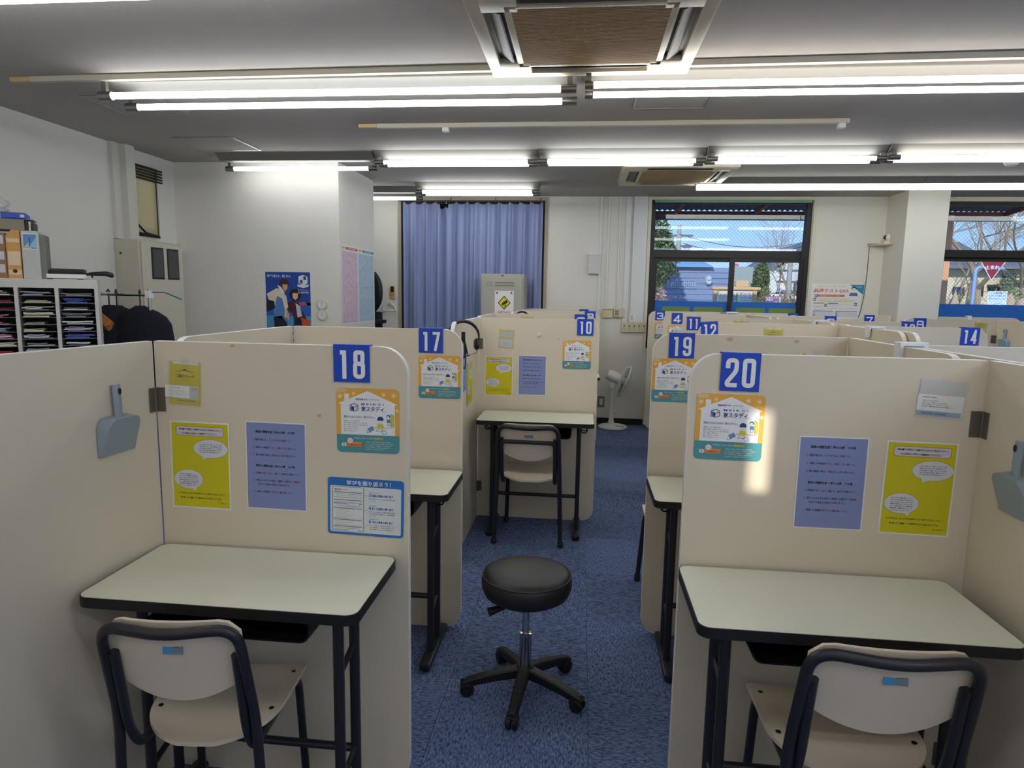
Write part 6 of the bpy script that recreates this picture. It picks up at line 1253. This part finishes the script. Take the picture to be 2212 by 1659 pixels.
x0, x1, z0, z1 = span(1688, 1740, 626, 641, 30)
t = thing('white_fence', 'white picket fence before the white house', 'fence', (x0, 30, GZ))
for k in range(14): b = B(); xx = (x1-x0)*k/14; box(b, xx, xx+(x1-x0)/18, 0, 0.05, 0, z1-GZ); obj('picket', b, M_HW, t)
# utility poles and wires
def upole(lb, xp, ytop, Y):
    p = PY(xp, ytop, Y); t = thing('utility_pole', lb, 'pole', (p.x, Y, GZ)); h = p.z-GZ; b = B(); tube(b, [(0, 0, 0), (0, 0, h)], [0.13, 0.09], 10); obj('mast', b, mat('concrete_pole', (176, 170, 166), 0.7), t, 40)
    b = B()
    for k in range(3): box(b, -0.5, 0.6, -0.04, 0.04, h-0.5-0.45*k, h-0.42-0.45*k)
    obj('crossarm', b, mat('arm_grey', (110, 110, 116), 0.6), t); b = B(); lathe(b, [(0.12, 0), (0.16, 0.05), (0.16, 0.4), (0.05, 0.46)], 10, Matrix.Translation((0.35, 0, h-1.3))); obj('transformer', b, mat('arm_grey', (110, 110, 116), 0.6), t)
    return p
pa = upole('grey utility pole behind the slate-blue house', 1468, 486, 30); pb = upole('thin white utility pole beside the white house', 1708, 560, 28)
t = thing('power_lines', 'thin black power lines strung from the utility pole', 'power line', (0, 0, 0))
for k in range(3):
    a = Vector((pa.x+0.2*k, 29.9, pa.z-0.4-0.4*k)); c = PY(1800, 505+6*k, 33); b = B(); tube(b, [a.lerp(c, i/12)-Vector((0, 0, 0.6*4*(i/12)*(1-i/12))) for i in range(13)], 0.012, 4); obj('wire', b, M_BLACK, t)
# bare trees
def bare(lb, base, h, seed, lean=0.0, r0=0.10, depth=6, spread=0.5):
    t = thing('bare_tree', lb, 'tree', base, 0, 'bare winter trees'); rnd = random.Random(seed); bt, bb = B(), B()
    def grow(p, d, L, r, k):
        q = p+d*L; mid = (p+q)/2+Vector((rnd.gauss(0, .05), rnd.gauss(0, .05), 0))*L; tube(bt if k == 0 else bb, [p, mid, q], [r, r*0.85, r*0.68], 6 if k < 2 else 4 if k < 4 else 3, cap=False)
        if k >= depth: return
        for i in range(2 if k < 1 else 3 if rnd.random() < 0.75 else 2):
            nd = (d + Vector((rnd.gauss(0, spread), rnd.gauss(0, spread), rnd.gauss(0.06, spread*0.7)))).normalized(); grow(q if i < 2 else mid, nd, L*rnd.uniform(0.62, 0.86), r*0.56, k+1)
    grow(Vector((0, 0, 0)), Vector((lean, 0, 1)).normalized(), h*0.30, r0, 0)
    m = mat('bare_bark', (176, 150, 124), 0.9, noise=0.2, nscale=10); obj('trunk', bt, m, t, 60); o = obj('branches', bb, m, t, 60); o['kind'] = 'stuff'
    return t
p = PY(2134, 640, 16); bare('bare tree with a thick trunk behind the stop sign', (p.x, 16, GZ), 6.6, 5, -0.12, 0.095, 8, 0.55)
p = PY(2063, 640, 22); bare('small bare tree before the cream house', (p.x, 22, GZ), 5.4, 9, 0.06, 0.07, 8, 0.55)
p = PY(2230, 640, 19); bare('bare tree beyond the right end of the window view', (p.x, 19, GZ), 7.0, 14, -0.15, 0.07, 7, 0.55)
p = PY(1692, 640, 27); bare('slender bare tree in front of the white house', (p.x, 27, GZ), 5.0, 21, 0.05, 0.08, 6, 0.45)
p = PY(1752, 640, 24); bare('bare tree seen at the window edge near the pull cord', (p.x, 24, GZ), 7.5, 33, -0.10, 0.10, 7, 0.5)
p = PY(2095, 640, 27); bare('bare tree standing between the house and the stop sign', (p.x, 27, GZ), 8.0, 41, 0.0, 0.09, 7, 0.55)
# stop sign
Ys = 12.6; x0, x1, z0, z1 = span(2118, 2169, 564, 607, Ys); w, h = x1-x0, z1-z0
s = Sheet(w, h); s.poly((236, 232, 236), [(0.0, 0.0), (1.0, 0.0), (0.5, 1.0)], 1); s.poly((150, 34, 56), [(0.055, 0.035), (0.945, 0.035), (0.5, 0.93)], 2); s.text((238, 234, 236), '止まれ', 0.19, 0.78, 0.20, 0.42, 3, 0.03)
t = thing('stop_sign', 'red triangular stop sign on a pale blue pole', 'sign', (PY(2104, 640, Ys).x, Ys, GZ))
b = B(); prism(b, [(-w/2, h/2), (w/2, h/2), (0, -h/2)], lambda x, z: (x, -0.0005, z), lambda x, z: (x, 0.004, z)); pl = obj('sign_plate', b, M_STEEL, t); pl.location = ((x0+x1)/2-t.location.x, 0, (z0+z1)/2-GZ)
for k in ('illustration', 'lettering'):
    me = bpy.data.meshes.new(k)
    for f in s.bm[k].faces:
        f.normal_update()
        if f.normal.y > 0: f.normal_flip()
    s.bm[k].to_mesh(me)
    for m in s.mats[k]: me.materials.append(m)
    o = bpy.data.objects.new('sign_face' if k == 'illustration' else 'lettering', me); COL.objects.link(o); o.parent = pl
b = B(); zz = PY(2110, 577, Ys).z-GZ; tube(b, fillet([(0, 0.04, 0), (0, 0.04, zz), (0.25, 0.03, zz), (0.45, 0.02, zz-0.02)], 0.08), 0.03, 10); obj('pole', b, mat('pole_pale_blue', (150, 178, 222), 0.4), t, 50)
x0, x1, z0, z1 = span(2135, 2173, 629, 662, 13.5); s = Sheet(x1-x0, z1-z0)
for i, t_ in enumerate(('ここは通学路です', 'お子さんが通ります', '徐行をおねがいします')): s.text((50, 110, 200), t_, 0.06, 0.94, 0.05+0.19*i, 0.19+0.19*i, 3, 0.02)
s.text((60, 110, 190), 'ごきょうりょく下さい', 0.1, 0.8, 0.64, 0.72, 3); s.line((60, 120, 200), [(0.35, 0.95), (0.4, 0.84), (0.6, 0.80), (0.85, 0.86), (0.95, 0.95)], 0.02, 2)
sg = s.build('handwritten_notice', 'white handwritten notice with blue letters beside the trunk', 'sign', pm((226, 234, 242)), ((x0+x1)/2, 13.5, (z0+z1)/2)); b = B()
for dx in (-0.35, 0.35): tube(b, [(dx*s.w, 0.02, GZ-sg.location.z), (dx*s.w, 0.02, s.h/2)], 0.012, 6)
obj('stake', b, M_STEEL, sg)
# cream house on the right
Yc = 32.0; x0, x1, z0, z1 = span(2040, 2260, 579, 645, Yc); t = thing('cream_house', 'cream two-storey house with grey roofs behind the bare trees', 'house', (x0, Yc, GZ)); w, h = x1-x0, z1-GZ
b = B(); box(b, 0, w, 0, 7, 0, h); obj('wall', b, mat('house_cream', (228, 212, 184), 0.7), t)
b = B(); prism(b, [(-0.9, h-0.05), (-0.9, h+0.1), (2.6, h+1.4), (7.6, h+1.4), (7.6, h-0.05)], lambda y, z: (-0.3, y, z), lambda y, z: (w*0.42, y, z)); prism(b, [(-0.9, h-0.05), (-0.9, h+0.08), (2.6, h+0.9), (7.6, h+0.9), (7.6, h-0.05)], lambda y, z: (w*0.42, y, z), lambda y, z: (w+0.3, y, z)); obj('roof', b, mat('roof_grey', (124, 122, 128), 0.6), t)
for xa, xb, ya, yb in ((2058, 2081, 620, 637), (2107, 2122, 616, 640), (2134, 2158, 617, 630), (2166, 2192, 590, 610)):
    a0, a1, c0, c1 = span(xa, xb, ya, yb, Yc); b = B(); bars(b, a0-x0, a1-x0, -0.05, 0.0, c0-GZ, c1-GZ, 0.05); 
    for i in range(1, 5): xx = a0-x0+(a1-a0)*i/5; box(b, xx-0.02, xx+0.02, -0.045, -0.01, c0-GZ+0.05, c1-GZ-0.05)
    f = obj('window', b, mat('house_dark_frame', (70, 72, 84), 0.5), t); b = B(); box(b, a0-x0+0.05, a1-x0-0.05, -0.02, -0.01, c0-GZ+0.05, c1-GZ-0.05); obj('pane', b, mat('house_pane', (130, 142, 168), 0.2), f)
a0, a1, c0, c1 = span(2160, 2212, 604, 615, Yc-0.9); b = B(); bars(b, a0-x0, a1-x0, -0.95, -0.9, c0-GZ, c1-GZ, 0.05)
for i in range(1, 9): xx = a0-x0+(a1-a0)*i/9; box(b, xx-0.02, xx+0.02, -0.95, -0.9, c0-GZ+0.05, c1-GZ-0.05)
box(b, a0-x0, a1-x0, -0.9, 0, c0-GZ-0.12, c0-GZ); obj('balcony', b, mat('house_dark_frame', (70, 72, 84), 0.5), t)
# boulders along the kerb
rn = random.Random(8)
for i, (xp, yp, s_) in enumerate(((2048, 652, 0.20), (2062, 650, 0.24), (2092, 652, 0.17), (2110, 653, 0.19), (2183, 654, 0.26), (2207, 652, 0.22), (2078, 657, 0.15))):
    p = PY(xp, yp, 17.0-0.2*i); b = B(); bmesh.ops.create_icosphere(b, subdivisions=2, radius=1.0)
    hz = max(0.3, p.z+s_-GZ)/2
    for v in b.verts: v.co *= 1+0.25*mnoise.noise(v.co*1.3+Vector((i, 0, 0))); v.co = Vector((v.co.x*s_*0.85, v.co.y*s_*0.8, v.co.z*hz))
    o = obj('boulder', b, mat('boulder', (196, 168, 142), 0.9, noise=0.25, nscale=6), None, 35, (p.x, p.y, GZ+hz*0.92)); tag(o, 'pale boulder in the row along the street beyond the window', 'boulder', 'boulders along the street')
